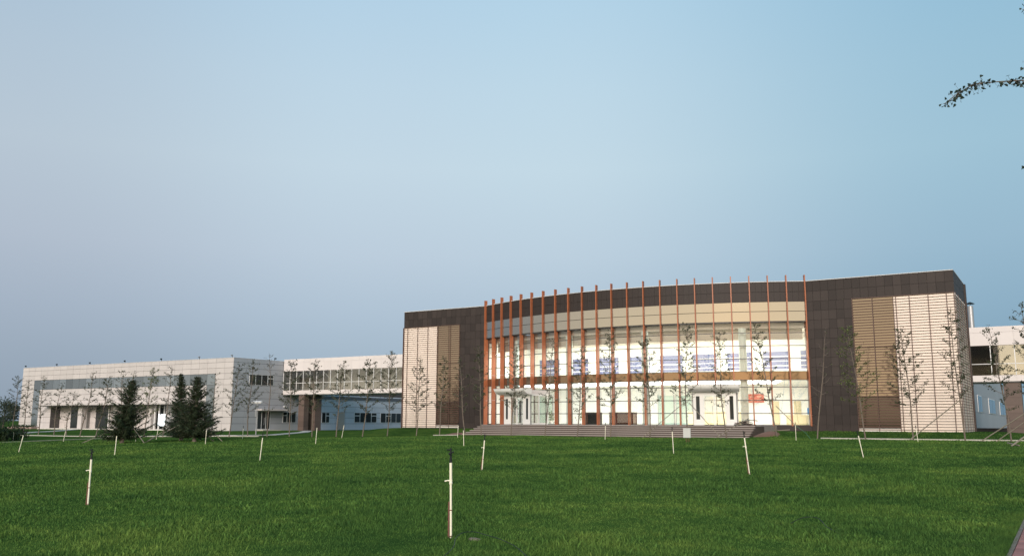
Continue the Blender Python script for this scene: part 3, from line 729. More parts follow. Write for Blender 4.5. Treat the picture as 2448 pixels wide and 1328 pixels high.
# ------------------------------------------------------------------ grass blades (stuff)
def blades(n, dmin, dmax, spread, seed, hmul=1.0, wmul=1.0, patch=False):
    g = np.random.default_rng(seed)
    d = dmin*np.exp(g.random(n)*np.log(dmax/dmin)); th = (g.random(n)-.5)*2*spread
    a = YAW - th
    x = -np.sin(a)*d; y = np.cos(a)*d
    if patch:
        k = (np.sin(x*1.3+np.sin(y*.7+seed)*2+seed)+np.sin(y*1.7+np.cos(x*.9)*2+seed*1.7)+g.normal(0, .5, n)) > .9
        x, y, d = x[k], y[k], d[k]
    keep = ~((x > -.79) & (y < 21.5)) & (y > 3) & ~((y > 61.8) & (x > -44) & (x < -18.8)) & ~((y > 64.0) & (y < 64.8) & (x > -15)) & (y < 70.3)
    x, y, d = x[keep], y[keep], d[keep]; n = len(x)
    z = gz(x, y)
    clump = .75+.35*np.sin(x*.9+1.3*np.sin(y*.6))*np.sin(y*.8+np.sin(x*.5))+.18*np.sin(x*3.1+y*2.3)
    h = (.022+.04*g.random(n))*clump*hmul*np.clip(d/16, 1, 1.5); w = .0031*np.maximum(1, d/9)*(.7+.6*g.random(n))*wmul
    ra = g.random(n)*2*pi; ln = g.normal(0, .45, (n, 2))*h[:, None]
    wx, wy = np.cos(ra)*w, np.sin(ra)*w
    V = np.zeros((n, 5, 3))
    V[:, 0] = np.stack([x-wx, y-wy, z-.005], 1); V[:, 1] = np.stack([x+wx, y+wy, z-.005], 1)
    V[:, 2] = np.stack([x+wx*.8+ln[:, 0]*.35, y+wy*.8+ln[:, 1]*.35, z+h*.6], 1); V[:, 3] = np.stack([x-wx*.8+ln[:, 0]*.35, y-wy*.8+ln[:, 1]*.35, z+h*.6], 1)
    V[:, 4] = np.stack([x+ln[:, 0], y+ln[:, 1], z+h], 1)
    b = np.arange(n)*5
    T = np.concatenate([np.stack([b, b+1, b+2], 1), np.stack([b, b+2, b+3], 1), np.stack([b+3, b+2, b+4], 1)])
    return V.reshape(-1, 3), T
va, ta = blades(480000, 8.5, 72, radians(35), 3)
vb, tb = blades(80000, 8.5, 30, radians(35), 4, 1.7, 1.9, True)
def edge_tufts(n, seed):
    g = np.random.default_rng(seed); y = 10.5+8.5*g.random(n); x = -.77-np.abs(g.normal(0, .16, n)); z = gz(x, y)
    h = .02+.07*g.random(n); w = .0028; ra = g.random(n)*2*pi; lx = g.normal(.02, .05, n); ly = g.normal(0, .05, n)
    V = np.zeros((n, 3, 3)); V[:, 0] = np.stack([x-np.cos(ra)*w, y-np.sin(ra)*w, z-.005], 1); V[:, 1] = np.stack([x+np.cos(ra)*w, y+np.sin(ra)*w, z-.005], 1); V[:, 2] = np.stack([x+lx, y+ly, z+h], 1)
    return V.reshape(-1, 3), np.arange(n*3).reshape(-1, 3)
vw, tw_ = blades(26000, 8.5, 19, radians(35), 14, 1.55, 3.2, True)
vc, tcc = edge_tufts(9000, 9)
gme = npmesh('grass', np.concatenate([va, vb, vc, vw]), np.concatenate([ta, tb+len(va), tcc+len(va)+len(vb), tw_+len(va)+len(vb)+len(vc)]), M['blade'])
tag(put('grass', gme), 'short green grass blades covering the lawn', kind='stuff')
# ------------------------------------------------------------------ trees
def leaf(mb, p, s, r, fan=False):
    q = Quaternion((r.gauss(0, 1), r.gauss(0, 1), r.gauss(0, 1), r.gauss(0, 1))).normalized()
    if fan: pts = ((0, -.9, 0), (.75, .2, .1), (.45, .75, 0), (0, .55, -.05), (-.45, .75, 0), (-.75, .2, .1))
    else: pts = ((0, -1, 0), (.5, -.1, .12), (0, 1, 0), (-.5, -.1, .12))
    mb.add([p+(q @ Vector(c))*s for c in pts], [tuple(range(len(pts)))])
def sapling(label, x, y, height, lean, half, dens, seed, lo=.27, fresh=False, bare=False):
    """lean: sideways shift of the top along the picture's right direction (m); half: crown half width (m)"""
    r = random.Random(seed); z0 = G(x, y)-.05; root = empty('sapling', (x, y, z0)); tag(root, label, 'tree', 'young trees planted in a row')
    rx, ry = cos(YAW), sin(YAW); tw = MB(); lf = MB()
    bend = r.uniform(-.12, .12); n = 9; pts = []; rad = []
    for i in range(n+1):
        t = i/n; off = lean*t + bend*sin(t*pi) + .03*sin(9*t+seed)
        pts.append(Vector((x+rx*off, y+ry*off+.06*sin(5*t+seed*2), z0+height*t))); rad.append(.043*(1-t)**.75+.007)
    tw.tube(pts, rad, 7)
    def at(t):
        i = min(int(t*n), n-1); return pts[i].lerp(pts[i+1], t*n-i)
    nbr = int(r.uniform(24, 36)*(.45 if bare else 1)*(height/7))
    phase = r.random()*6
    for k in range(nbr):
        t = lo+(.97-lo)*((k+r.random())/nbr); b = at(t); az = phase+k*2.4+r.uniform(-.5, .5)
        prof = min(1, (t-lo)/.12+.55)*(1-.72*((t-lo)/(1-lo))**1.7)
        ln = half*prof*r.uniform(.6, 1.15)+.1
        u0 = Vector((cos(az), sin(az), 0)); el = radians(r.uniform(4, 34)); curve = r.uniform(.15, .8)
        bp = [b]; m = 5
        for i in range(1, m+1):
            s = i/m; bp.append(b+u0*ln*s*cos(el)+Vector((0, 0, 1))*ln*(sin(el)*s+curve*s*s*.5)+Vector((r.gauss(0, .03), r.gauss(0, .03), r.gauss(0, .02))))
        tw.tube(bp, [.014*(1-.85*i/m)+.002 for i in range(m+1)], 4, False)
        if bare and r.random() < .6: continue
        nc = max(2, int(ln*10*dens))
        for c in range(nc):
            s = r.uniform(.25, 1.0); i = min(int(s*m), m-1); p = bp[i].lerp(bp[i+1], s*m-i)
            for q in range(r.randint(2, 3)):
                leaf(lf, p+Vector((r.gauss(0, .07), r.gauss(0, .07), r.gauss(0, .05))), r.uniform(.038, .08), r)
        if ln > .5 and r.random() < .7:      # a side twig
            p = bp[3]; d = (u0*.6+Vector((r.gauss(0, .5), r.gauss(0, .5), .5))).normalized(); e = p+d*ln*.35
            tw.tube([p, e], [.006, .002], 3, False)
            for q in range(int(7*dens)): leaf(lf, p.lerp(e, r.random())+Vector((r.gauss(0, .04), r.gauss(0, .04), r.gauss(0, .04))), r.uniform(.05, .09), r)
    for q in range(int(26*dens)): leaf(lf, at(r.uniform(.8, 1.0))+Vector((r.gauss(0, .08), r.gauss(0, .08), r.gauss(0, .06))), r.uniform(.05, .09), r)
    for q in range(int(8*dens)): leaf(lf, at(r.uniform(.18, lo))+Vector((r.gauss(0, .06), r.gauss(0, .06), 0)), r.uniform(.04, .07), r)
    tw.build('trunk', M['bark'], root, origin=(x, y, z0)); lf.build('crown', M['leaf2'] if fresh else M['leaf'], root, origin=(x, y, z0))
    return root

# (label, x, y, height, lean, half width, density, options)
SAP = [
 ('slim sapling against the far left corner of the office block', -90.9, 52.4, 5.6, .1, 0.87, 1.0, {}),
 ('sapling in front of the office block left window strip', -83.3, 49.4, 5.6, .2, 0.96, 1.1, {}),
 ('sapling left of the office block porch with drooping lower twigs', -82.0, 50.1, 5.0, .5, 0.87, .9, {}),
 ('short spreading sapling before the left porch opening', -78.0, 48.9, 4.0, .5, 1.13, 1.0, {}),
 ('tall thin sapling before the first office porch pillar', -73.2, 47.2, 5.65, .7, 1.04, .9, {}),
 ('dense upright sapling left of the leftmost spruce', -71.0, 47.2, 5.2, .9, 0.96, 1.5, {}),
 ('sapling rising behind the left side of the leftmost spruce', -68.8, 47.9, 5.7, 0, 1.13, .7, {}),
 ('sapling rising behind the right side of the leftmost spruce', -68.3, 48.2, 5.7, .3, 1.04, .6, {}),
 ('yellow-green sapling between the leftmost spruce and the pair', -66.2, 48.5, 5.9, .3, 1.04, 1.2, {'fresh': True}),
 ('thin sapling just left of the pair of spruces', -65.5, 49.8, 6.1, .4, 1.13, .7, {}),
 ('thin sapling just right of the pair of spruces', -62.0, 51.8, 5.5, .2, 0.87, .5, {}),
 ('leaning sapling at the corner of the office block', -60.7, 52.6, 6.3, .6, 1.22, 1.2, {}),
 ('sapling before the office side wall window', -62.0, 55.9, 6.8, .2, 1.22, 1.2, {}),
 ('nearly bare sapling before the office side door', -59.2, 55.6, 7.3, -.1, 1.13, .5, {'bare': True}),
 ('sapling at the left end of the left bridge', -59.0, 58.0, 6.9, .1, 1.3, 1.2, {}),
 ('sapling before the rear brown bridge pillar', -56.1, 57.8, 6.75, .1, 1.22, 1.3, {}),
 ('sapling with a tuft of low leaves under the left bridge', -53.6, 58.2, 6.55, .4, 1.22, 1.1, {}),
 ('vase-shaped dense sapling before the left bridge', -51.3, 59.0, 6.6, .4, 1.3, 1.6, {}),
 ('tall sapling just left of the left cream louvred corner', -52.1, 63.2, 7.7, .2, 1.3, 1.2, {}),
 ('sapling before the left cream louvred wall', -48.9, 63.2, 6.8, .3, 1.3, 1.3, {}),
 ('sapling before the left louvred window', -46.4, 63.2, 6.95, .35, 1.04, 1.4, {}),
 ('left-leaning thin sapling before the left dark tiled wall', -43.5, 63.0, 6.7, -.6, 0.87, .9, {}),
 ('sapling before the leftmost orange fins', -40.7, 61.3, 7.4, -.3, 0.96, 1.2, {}),
 ('sapling in front of the left glass vestibule', -37.9, 61.3, 7.25, .5, 1.04, 1.2, {}),
 ('thin sapling just right of the left vestibule', -34.8, 61.3, 7.65, .7, 0.87, .9, {}),
 ('right-leaning sapling left of the black reception desk', -31.9, 61.3, 7.05, .35, 1.04, 1.2, {}),
 ('sapling in front of the dark red reception desk', -29.1, 61.3, 8.0, -.1, 1.04, 1.2, {}),
 ('thick sapling braced by the left slanting pole', -26.0, 61.3, 7.55, -.2, 1.22, 1.5, {}),
 ('tall sapling at the left jamb of the right vestibule', -23.2, 61.3, 8.3, .35, 1.04, 1.2, {}),
 ('sapling at the right jamb of the right vestibule', -20.3, 61.3, 7.6, -.25, 1.04, 1.1, {}),
 ('left-leaning leafy sapling before the red banner', -17.3, 63.2, 8.0, -1.3, 1.13, 1.4, {}),
 ('bare leaning sapling before the right dark tiled wall', -14.5, 62.8, 7.6, 1.0, 0.87, .4, {'bare': True}),
 ('yellow-green sapling at the left edge of the right louvres', -11.4, 62.8, 7.6, -.8, 1.39, 1.4, {'fresh': True}),
 ('sapling in the middle of the right cream louvred wall', -8.5, 62.8, 7.35, -.4, 1.39, 1.6, {}),
 ('tall sapling at the right corner of the main building', -5.5, 62.8, 8.4, -.4, 1.13, 1.27, {}),
 ('leafy sapling in front of the right bridge', -3.0, 62.8, 7.2, -.9, 1.04, 1.2, {}),
 ('sapling at the right picture edge reaching over the right bridge', -1.6, 61.0, 8.3, -.3, 1.22, 1.35, {}),
]
for i, (lab, x, y, h, ln, half, dn, op) in enumerate(SAP): sapling(lab, x, y, h, ln, half, dn, 100+i*7, **op)

def spruce(label, x, y, h, half, seed, lean=0.0):
    r = random.Random(seed); z0 = G(x, y)-.05; root = empty('spruce', (x, y, z0)); tag(root, label, 'tree', 'dark spruces on the left lawn')
    tw = MB(); nd = MB(); rx, ry = cos(YAW), sin(YAW)
    axis_ = lambda t: Vector((x+rx*lean*t, y+ry*lean*t, z0+h*t))
    tw.tube([axis_(t) for t in (0, .1, .3, .6, 1)], [.16, .12, .09, .05, .01], 9)
    levels = int(h*7.5)
    for k in range(levels):
        t = .09+.89*k/levels; nbr = r.randint(7, 10)
        for j in range(nbr):
            az = j*2*pi/nbr+k*1.1+r.uniform(-.3, .3); ln = half*(1-(max(t-.09, 0)/.92)**1.05)*r.choice((.45, .7, .85, 1.0, 1.18))*r.uniform(.85, 1.1)+.06
            u = Vector((cos(az), sin(az), 0)); b = axis_(t); m = 6; bp = []
            dr = r.uniform(-.35, .15) if t < .6 else r.uniform(.05, .6)
            for i in range(m+1):
                s = i/m; bp.append(b+u*ln*s+Vector((0, 0, ln*(dr*s+.34*s*s)))+Vector((r.gauss(0, .03), r.gauss(0, .03), r.gauss(0, .03))))
            tw.tube(bp, [.016*(1-.8*i/m)+.003 for i in range(m+1)], 3, False)
            side = u.cross(Vector((0, 0, 1)))
            for i in range(int(ln*80)+14):
                s = r.uniform(.12, 1); q = min(int(s*m), m-1); p = bp[q].lerp(bp[q+1], s*m-q); sg = r.choice((-1, 1))
                d = (u*r.uniform(.4, 1)+side*sg*r.uniform(.2, 1)+Vector((0, 0, r.uniform(-.7, .45)))).normalized(); sl = r.uniform(.14, .34)*(1.1-.4*s)*(1.15-.75*t)
                w = d.cross(Vector((r.gauss(0, .4), r.gauss(0, .4), 1))).normalized()*r.uniform(.014, .03)
                nd.add([p-w, p+w, p+d*sl+w*.3, p+d*sl-w*.3], [(0, 1, 2, 3)])
    tw.build('trunk', M['darkbark'], root, origin=(x, y, z0)); nd.build('crown', M['needle'], root, origin=(x, y, z0))
spruce('dark spruce leftmost on the lawn, braced by slanting poles', -53.1, 37.2, 4.25, 1.7, 1, .45)
spruce('spruce standing behind and left of the front spruce of the pair', -55.3, 43.6, 5.0, 1.15, 2, -.3)
spruce('dark spruce in front of the pair, with pale trunk base', -51.5, 41.7, 4.6, 2.0, 3, 0)

def stake(label, a, b, r=.028, m='pole'):
    mb = MB(); mb.tube([a, b], [r, r*.85], 7); o = mb.build('support_pole', M[m], None, origin=a); tag(o, label, 'pole', 'slanting tree support poles')
def gp(x, y, dz=0): return (x, y, G(x, y)+dz)
stake('slanting pole rising right to the trunk left of the right vestibule', gp(-26.3, 60.6), (-23.3, 61.2, 3.0))
stake('slanting pole falling right in front of the right vestibule door', (-22.9, 61.2, 3.0), gp(-20.5, 60.9))
stake('slanting pole rising right in front of the rubble pile', gp(-20.9, 60.6), (-18.9, 62.0, 1.9))
stake('slanting pole falling right below the red banner', (-17.2, 62.9, 2.75), (-15.8, 62.4, 1.45))
stake('long pole slanting up across the right cream louvres', gp(-8.7, 62.2), (-5.6, 62.7, 3.1), .035)
stake('long pole slanting up before the right bridge pillar', gp(-4.6, 61.6), (-1.7, 61.0, 2.5), .035)
stake('dark short pole slanting up beside the rightmost saplings', gp(-3.8, 61.8), (-2.2, 61.4, 1.7), .03)
stake('pale pole lying low at the right picture edge', gp(-2.55, 52.5, .02), gp(-1.6, 53.2, .75), .045)
stake('crossing pole at the right picture edge', (-2.75, 53.4, .62), gp(-2.2, 52.6, .05), .04)
stake('left slanting pole of the leftmost spruce', gp(-55.0, 35.6), (-53.6, 37.0, 1.05))
stake('right slanting pole of the leftmost spruce', gp(-51.0, 37.4), (-52.6, 37.5, 1.3))
stake('left slanting pole behind the pair of spruces', gp(-56.9, 42.0), (-55.8, 43.2, 1.3))
stake('left slanting pole of the front spruce of the pair', gp(-52.6, 38.6), (-51.8, 40.9, 1.45))
stake('right slanting pole of the front spruce of the pair', gp(-49.7, 42.6), (-51.0, 42.2, 1.35))
stake('short far slanting pole right of the front spruce', gp(-50.8, 42.8), (-51.4, 42.2, .8))
mb = MB(); mb.tube([(-15.8, 62.4, 1.45), (-15.1, 62.2, .95), gp(-14.75, 62.0, .03), gp(-13.9, 62.2, .04)], [.015]*4, 5)
tag(mb.build('guy_rope', M['rope']), 'green guy rope running down from the tree pole', 'rope')

# far left background trees and shrub
def bushy(name, label, x, y, h, half, seed, n, m, trunk=True, cat='tree', grp=None, zb=None):
    r = random.Random(seed); z0 = G(x, y)-.05; root = empty(name, (x, y, z0)); tag(root, label, cat, grp); lf = MB(); tw = MB()
    if trunk:
        tw.tube([(x, y, z0), (x+.1, y, z0+h*.5), (x, y, z0+h*.9)], [.14, .09, .03], 7)
    cl = [(Vector((x+r.gauss(0, half*.45), y+r.gauss(0, half*.45), z0+h*(r.uniform(.3, .9) if trunk else r.uniform(.2, .8)))), r.uniform(.25, .5)*half) for _ in range(16)]
    for i in range(n):
        c, rr = r.choice(cl); d = Vector((r.gauss(0, 1), r.gauss(0, 1), r.gauss(0, .8))).normalized()*rr*r.random()**.4
        leaf(lf, c+d, r.uniform(.06, .13)*(1.6 if trunk else 1), r)
        if trunk and i < 16: tw.tube([(x, y, z0+h*.4), c], [.04, .01], 4, False)
    if trunk: tw.build('trunk', M['bark'], root, origin=(x, y, z0))
    else:
        for i in range(9): c, rr = cl[i]; tw.tube([(x, y, z0), c], [.025, .008], 4, False)
        tw.build('stem', M['bark'], root, origin=(x, y, z0))
    lf.build('crown', m, root, origin=(x, y, z0))
bushy('shrub', 'dark rounded shrub at the left edge of the lawn', -66.5, 36.2, 1.0, 1.5, 5, 5000, M['shrub'], False, 'shrub')
far = [(-152, 84, 4.8, 2.6, 'far hazy tree nearest the office block'), (-158, 84, 4.2, 3.0, 'far hazy low tree second from the office block'), (-164, 86, 4.6, 3.0, 'far hazy tree third from the office block'), (-170, 88, 3.8, 3.4, 'far hazy low tree at the left picture edge')]
for i, (x, y, h, hf, lab) in enumerate(far): bushy('far_tree', lab, x, y, h, hf, 40+i, 2600, M['farleaf'], True, 'tree', 'far trees beyond the office block')
sapling('far thin sapling between the office block and the left edge', -118, 66.5, 7.2, .2, 1.6, 1.4, 901)
sapling('far sapling at the very left picture edge', -99, 53.0, 5.6, -.3, 1.3, 1.2, 903)
fn = empty('fence', (-160, 78, .2)); tag(fn, 'thin pale fence beyond the left lawn', 'fence')
for i in range(8): box('fence_post', -172+i*3-.04, -172+i*3+.04, 78, 78.08, .2, 1.9, M['frame'], fn)
for z in (.7, 1.3, 1.8): box('fence_rail', -172, -151, 78.02, 78.06, z, z+.04, M['frame'], fn)

# near ginkgo at the right, only its branch tips reach into view
gk = empty('ginkgo_tree', (1.75, 9.9, 0)); tag(gk, 'near ginkgo whose dark leafy branch tips reach in at the upper right', 'tree')
r = random.Random(77); tw = MB(); lf = MB()
tp = [Vector((1.75, 9.9, -.05)), Vector((1.8, 9.9, 1.5)), Vector((1.7, 9.85, 3.2)), Vector((1.78, 9.8, 5.0)), Vector((1.72, 9.8, 7.2))]
tw.tube(tp, [.10, .085, .065, .04, .012], 10)
def gbranch(pts, dens, r0=.008, from_s=.25):
    P = [Vector(p) for p in pts]; m = len(P)-1
    tw.tube(P, [r0*(1-.9*i/m)+.0015 for i in range(m+1)], 6, False)
    tot = sum((b-a).length for a, b in zip(P[:-1], P[1:]))
    for k in range(int(tot*dens)):
        s = r.uniform(from_s, 1); i = min(int(s*m), m-1); p = P[i].lerp(P[i+1], s*m-i)
        for q in range(r.randint(1, 4)):
            d = Vector((r.gauss(0, .03), r.gauss(0, .03), r.gauss(-.016, .032))); leaf(lf, p+d, r.uniform(.014, .029), r, True)
            tw.tube([p, p+d], [.0014, .001], 3, False)
gbranch([(1.75, 9.8, 4.1), (1.1, 9.75, 4.55), (.5, 9.7, 4.75), (-.09, 9.5, 4.85), (-.3, 9.5, 4.88), (-.51, 9.5, 4.90), (-.66, 9.5, 4.84), (-.80, 9.5, 4.745)], 25)
gbranch([(1.72, 9.85, 3.4), (1.0, 9.7, 3.8), (.3, 9.55, 4.0), (-.18, 9.5, 4.01)], 30)
gbranch([(1.78, 9.8, 4.8), (1.0, 9.7, 5.3), (.4, 9.6, 5.5), (-.05, 9.5, 5.56)], 24)
gbranch([(1.78, 9.8, 4.5), (1.0, 9.7, 4.9), (.3, 9.6, 5.05), (-.075, 9.5, 4.99)], 24)
for k in range(22):
    t = .45+.5*k/22; z = 7.2*t; az = k*2.4; ln = 1.5*(1.15-t)
    if cos(az) < -.1: az += pi
    gbranch([(1.75, 9.85, z), (1.75+ln*.5*cos(az), 9.85+ln*.5*sin(az), z+.3), (1.75+ln*cos(az), 9.85+ln*sin(az), z+.5)], 26)
tw.build('trunk', M['bark'], gk, origin=(1.75, 9.9, 0)); lf.build('crown', M['gink'], gk, origin=(1.75, 9.9, 0))

# ------------------------------------------------------------------ sprinklers
def sprinkler(label, x, y, h, lean, head, detail):
    z0 = G(x, y)-.04; root = empty('sprinkler_stake', (x, y, z0)); tag(root, label, 'sprinkler', 'irrigation risers dotted over the lawn')
    rx, ry = cos(YAW), sin(YAW); ph = h-.20 if head else h
    P = lambda t: Vector((x+rx*lean*t/h, y+ry*lean*t/h, z0+t))
    mb = MB(); mb.tube([P(0), P(ph*.72)], [.016, .016], 10); mb.build('pipe', M['pvc'], root, origin=(x, y, z0))
    mb = MB(); mb.tube([P(ph*.72), P(ph*.74), P(ph*.76), P(ph), P(ph+.002)], [.021, .025, .0195, .0195, .022], 10); mb.build('upper_pipe', M['pvc'], root, origin=(x, y, z0))
    if detail:
        p = P(ph*.77); mb = MB(); mb.tube([p+Vector((rx, ry, 0))*.02, p-Vector((rx, ry, 0))*.05, p-Vector((rx, ry, 0))*.085+Vector((0, 0, -.01))], [.013, .008, .012], 8); mb.build('valve_handle', M['pvc'], root, origin=tuple(p))
        mb = MB(); mb.tube([P(0)-Vector((rx, ry, 0))*.034, P(h*.42)-Vector((rx, ry, 0))*.026], [.012, .012], 6); mb.build('steel_rod', M['redpipe'], root, origin=(x, y, z0))
        for t in (.33, .05):
            mb = MB(); mb.tube([P(h*t-.006), P(h*t+.006)], [.022, .022], 10); mb.build('tie', M['redpipe'], root, origin=(x, y, z0))
    if head:
        mb = MB(); mb.tube([P(ph), P(ph+.05), P(ph+.09), P(ph+.12)], [.021, .019, .014, .018], 9)
        a = P(ph+.13); s = Vector((rx, ry, 0))
        mb.tube([a-s*.03+Vector((0, 0, -.01)), a, a+s*.045+Vector((0, 0, .025))], [.012, .014, .008], 7); mb.tube([a, a+Vector((0, 0, .06)), a+Vector((0, 0, .075))], [.013, .015, .006], 8)
        mb.tube([a+Vector((0, 0, .045)), a-s*.055+Vector((0, 0, .05))], [.006, .011], 6)
        mb.build('sprinkler_head', M['black'], root, origin=tuple(P(ph)))
    return root
SPR = [
 ('large near riser with black head at lower left of the lawn', -16.28, 10.77, 1.10, 0, 1, 1),
 ('leaning riser below the leftmost spruce', -36.7, 25.4, .89, .04, 0, 0),
 ('largest nearest riser with black head beside the black hose', -7.47, 10.5, 1.27, -.02, 1, 1),
 ('leaning riser in the left lawn below the office side door', -27.3, 25.3, 1.12, .09, 1, 0),
 ('strongly leaning riser near the left picture edge', -44.2, 25.3, .85, .17, 0, 0),
 ('small leaning riser before the left porch opening', -59.3, 37.0, .78, .12, 0, 0),
 ('small upright riser beside the dark shrub', -66.0, 37.3, .70, 0, 0, 0),
 ('small riser between the leftmost spruce and the pair', -60.0, 45.0, .80, .1, 0, 0),
 ('tiny riser under the right branches of the leftmost spruce', -54.7, 39.4, .5, 0, 0, 0),
 ('upright riser just right of the pair of spruces', -45.4, 37.6, .90, .03, 0, 0),
 ('small riser with dark head before the office side wall', -54.0, 48.2, 1.03, .03, 1, 0),
 ('upright riser before the rear bridge pillar', -38.1, 39.6, .98, .05, 0, 0),
 ('leaning riser under the middle of the left bridge', -47.9, 52.6, 1.0, .16, 0, 0),
 ('small riser before the left louvred window', -36.9, 52.5, 1.12, .05, 1, 0),
 ('riser with dark head before the left dark tiled wall', -27.9, 40.3, 1.1, -.04, 1, 0),
 ('leaning riser with valve and dark head left of the steps', -16.57, 25.0, 1.2, .09, 1, 1),
 ('small riser with dark head before the black reception desk', -25.6, 53.0, 1.15, .05, 1, 0),
 ('riser with black head left of the grey utility box', -15.0, 38.0, 1.22, -.05, 1, 0),
 ('tall leaning riser with black head right of the utility box', -8.15, 26.65, 1.31, -.14, 1, 1),
 ('riser with dark head before the right end of the lobby', -15.0, 59.2, 1.2, 0, 1, 0),
 ('strongly leaning riser below the right louvred window', -7.0, 37.9, 1.1, -.2, 1, 0),
 ('small leaning riser before the right cream louvred wall', -7.6, 57.9, 1.0, -.1, 1, 0),
]
for s in SPR: sprinkler(*s)

# utility box
ub = empty('utility_box', (-19, 50.3, G(-19, 50.3))); tag(ub, 'pale grey utility box on short posts in the lawn', 'box')
ubz = G(-19, 50.3)
put('cabinet', boxm(.42, .22, .52, M['box']), ub, (-19, 50.3, ubz+.55), rz=YAW*.5); put('cabinet_lid', boxm(.46, .26, .03, M['box']), ub, (-19, 50.3, ubz+.825), rz=YAW*.5)
for dx in (-.05, .10): put('post', boxm(.03, .03, .34, M['redpipe']), ub, (-19+dx, 50.3, ubz+.13))
# hoses
def hose(pts, label, r=.009):
    mb = MB(); P = [Vector(p) for p in pts]; out = []
    for i in range(len(P)-1):
        p0 = P[max(i-1, 0)]; p1 = P[i]; p2 = P[i+1]; p3 = P[min(i+2, len(P)-1)]
        for k in range(6):
            t = k/6; out.append(.5*((2*p1)+(p2-p0)*t+(2*p0-5*p1+4*p2-p3)*t*t+(3*p1-p0-3*p2+p3)*t**3))
    out.append(P[-1]); mb.tube(out, [r]*len(out), 7); tag(mb.build('hose', M['black'], smooth=True), label, 'hose')
hose([(-6.2, 8.4, .03), (-6.52, 9.2, .08), (-7.0, 9.95, .09), (-7.2, 10.4, .10), (-7.08, 10.5, .11), (-6.75, 10.3, .11), (-6.4, 10.1, .10), (-5.98, 9.8, .07), (-5.5, 9.3, .03)], 'thin black hose arching through the near grass', .0045)
hose([(-3.9, 14.8, .02), (-3.73, 14.92, .11), (-3.5, 14.9, .12), (-3.25, 14.4, .05), (-3.0, 14.0, .01)], 'short black hose end poking from the right foreground grass', .005)

# lobby furniture (things of their own)
def thing(name, label, cat, loc): o = empty(name, loc); tag(o, label, cat); return o
FZ = 1.402
def desk(label, x, y, w, m, dep=.8, h=1.0):
    d = thing('reception_desk', label, 'desk', (x, y, FZ)); box('desk_front', x-w/2, x+w/2, y-dep/2, y-dep/2+.06, FZ, FZ+h, m, d); box('desk_side', x-w/2, x-w/2+.06, y-dep/2+.06, y+dep/2, FZ, FZ+h, m, d)
    box('desk_side', x+w/2-.06, x+w/2, y-dep/2+.06, y+dep/2, FZ, FZ+h, m, d); box('desk_top', x-w/2-.03, x+w/2+.03, y-dep/2-.03, y+dep/2, FZ+h, FZ+h+.05, m, d)
desk('black reception desk inside the lobby', -34.9, 69.8, 1.5, M['blackdesk']); desk('dark red reception desk inside the lobby', -32.0, 69.8, 2.2, M['reddesk'])
desk('pale yellow wooden counter behind the right vestibule', -26.3, 76.5, 4.6, M['wood'], h=1.1)
desk('small yellow wooden table at the right end of the lobby', -18.8, 75.0, 1.6, M['wood'], h=.8)
bn = thing('banner', 'red banner on the lobby back wall at the right', 'banner', (-23.8, 79.9, 3.3)); box('cloth', -25.0, -22.9, 79.88, 79.93, 3.4, 4.15, M['red'], bn)
for i in range(3):
    for j in range(2): box('banner_mark', -24.8+i*.65, -24.4+i*.65, 79.86, 79.879, 3.52+j*.32, 3.68+j*.32, M['redink'], bn)
sn = thing('screen', 'small blue screen at the right end of the lobby', 'screen', (-17.9, 76.0, 2.4)); box('display', -18.25, -17.75, 76.0, 76.05, 2.3, 2.85, M['screen'], sn); box('stand', -18.04, -17.96, 76.06, 76.12, FZ, 2.6, M['mullion'], sn)
for x, lab in ((-32.2, 'pale mint glass door right of the middle lobby column'), (-30.4, 'second pale mint glass door right of the middle column'), (-45.2, 'pale mint glass door at the left end of the lobby')):
    d = thing('inner_door', lab, 'door', (x, 79.9, FZ)); box('door_leaf', x-.75, x+.75, 79.92, 79.98, FZ, FZ+2.7, M['mint'], d); box('door_frame', x-.82, x-.75, 79.9, 79.99, FZ, FZ+2.8, M['steel'], d); box('door_frame', x+.75, x+.82, 79.9, 79.99, FZ, FZ+2.8, M['steel'], d)
for x, lab in ((-21.9, 'tan door leaf right of the red banner'), (-20.0, 'tan door leaf near the right end of the lobby')):
    d = thing('inner_door', lab, 'door', (x, 79.9, FZ)); box('door_leaf', x-.3, x+.3, 79.92, 79.98, FZ, FZ+2.1, M['wood'], d)
def pot(x, y, lab, seed):
    r = random.Random(seed); d = thing('potted_plant', lab, 'plant', (x, y, FZ)); mb = MB(); mb.tube([(x, y, FZ), (x, y, FZ+.35)], [.14, .2], 12); mb.build('pot', M['white'], d); lf = MB()
    for i in range(140): leaf(lf, Vector((x+r.gauss(0, .2), y+r.gauss(0, .2), FZ+.7+r.gauss(0, .28))), r.uniform(.05, .11), r)
    lf.build('foliage', M['leaf2'], d)
pot(-39.4, 70.6, 'potted plant inside the glass right of the left vestibule', 1); pot(-38.0, 74, 'potted plant deeper in the lobby left of the black desk', 2)
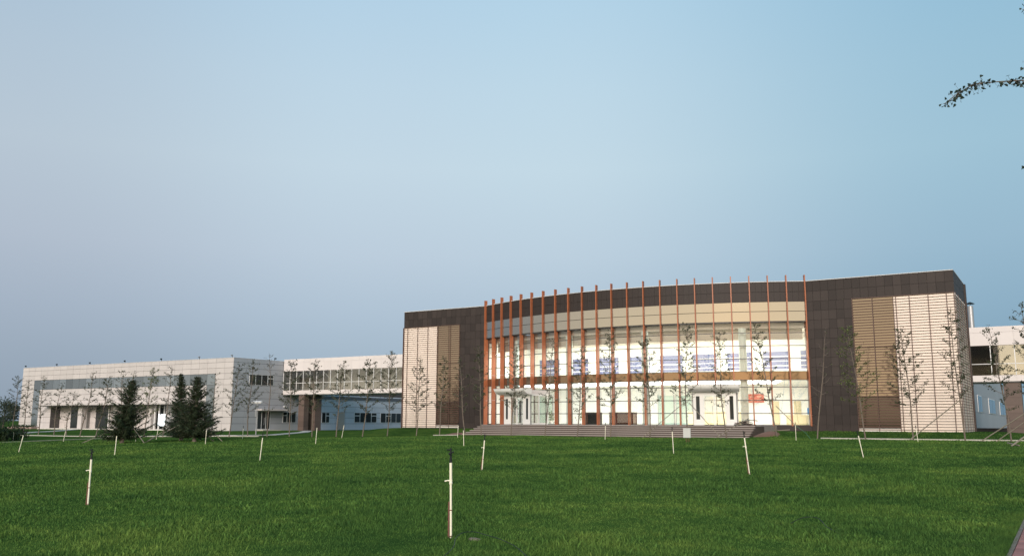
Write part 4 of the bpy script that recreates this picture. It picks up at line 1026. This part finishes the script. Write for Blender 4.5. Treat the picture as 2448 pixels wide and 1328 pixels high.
kd = thing('display_stand', 'dark display stand inside the glass left of the left vestibule', 'stand', (-43.8, 72.2, FZ)); box('board', -44.1, -43.5, 72.2, 72.28, FZ+.1, FZ+2.2, M['dark'], kd); box('base', -44.1, -43.5, 72.0, 72.4, FZ, FZ+.1, M['mullion'], kd)

# lamps and small fittings outdoors
lp = thing('lamp_post', 'slim grey lamp post with twin floodlights by the office side door', 'lamp', (-66.3, 60.8, G(-66.3, 60.8)))
lx, ly, lz = -66.3, 60.8, G(-66.3, 60.8)
mb = MB(); mb.tube([(lx, ly, lz), (lx, ly, lz+3.0)], [.05, .04], 10); mb.build('post', M['steel'], lp, origin=(lx, ly, lz))
box('crossbar', lx-.55, lx+.55, ly-.03, ly+.03, lz+2.95, lz+3.02, M['steel'], lp)
for s in (-.45, 0, .45): put('floodlight', boxm(.34, .22, .16, M['frame']), lp, (lx+s, ly-.05, lz+3.12), rot=(.4, 0, 0))
box('control_box', lx-.12, lx+.12, ly-.12, ly-.03, lz+1.7, lz+2.3, M['steel'], lp)
for i, x in enumerate((-148.4, -139.5, -130.6, -121.8, -113.2, -104.8, -98.0)):
    o = thing('roof_floodlight', ['leftmost', 'second', 'third', 'fourth', 'fifth', 'sixth', 'seventh'][i] + ' small floodlight from the left on the office block roof edge', 'floodlight', (x, 84.9, 10.32)); o['group'] = 'roof edge floodlights'
    box('bracket', x-.03, x+.03, 84.9, 84.96, 10.32, 10.56, M['black'], o); put('head', boxm(.24, .18, .16, M['steel'] if i > 4 else M['black']), o, (x, 84.86, 10.62), rot=(.4, 0, 0))
o = thing('roof_floodlight', 'small floodlight on the office side roof edge near the bridge', 'floodlight', (XC-.15, 92.4, 10.32)); o['group'] = 'roof edge floodlights'
box('bracket', XC-.18, XC-.12, 92.4, 92.46, 10.32, 10.56, M['black'], o); put('head', boxm(.2, .26, .16, M['black']), o, (XC-.1, 92.5, 10.62))
o = thing('wall_lamp', 'small pale wall lamp on the office side wall', 'lamp', (XC+.05, 94.6, 3.75)); box('lamp_body', XC+.02, XC+.25, 94.4, 94.8, 3.65, 3.82, M['frame'], o); box('bracket', XC+.02, XC+.08, 94.55, 94.65, 3.5, 3.65, M['steel'], o)
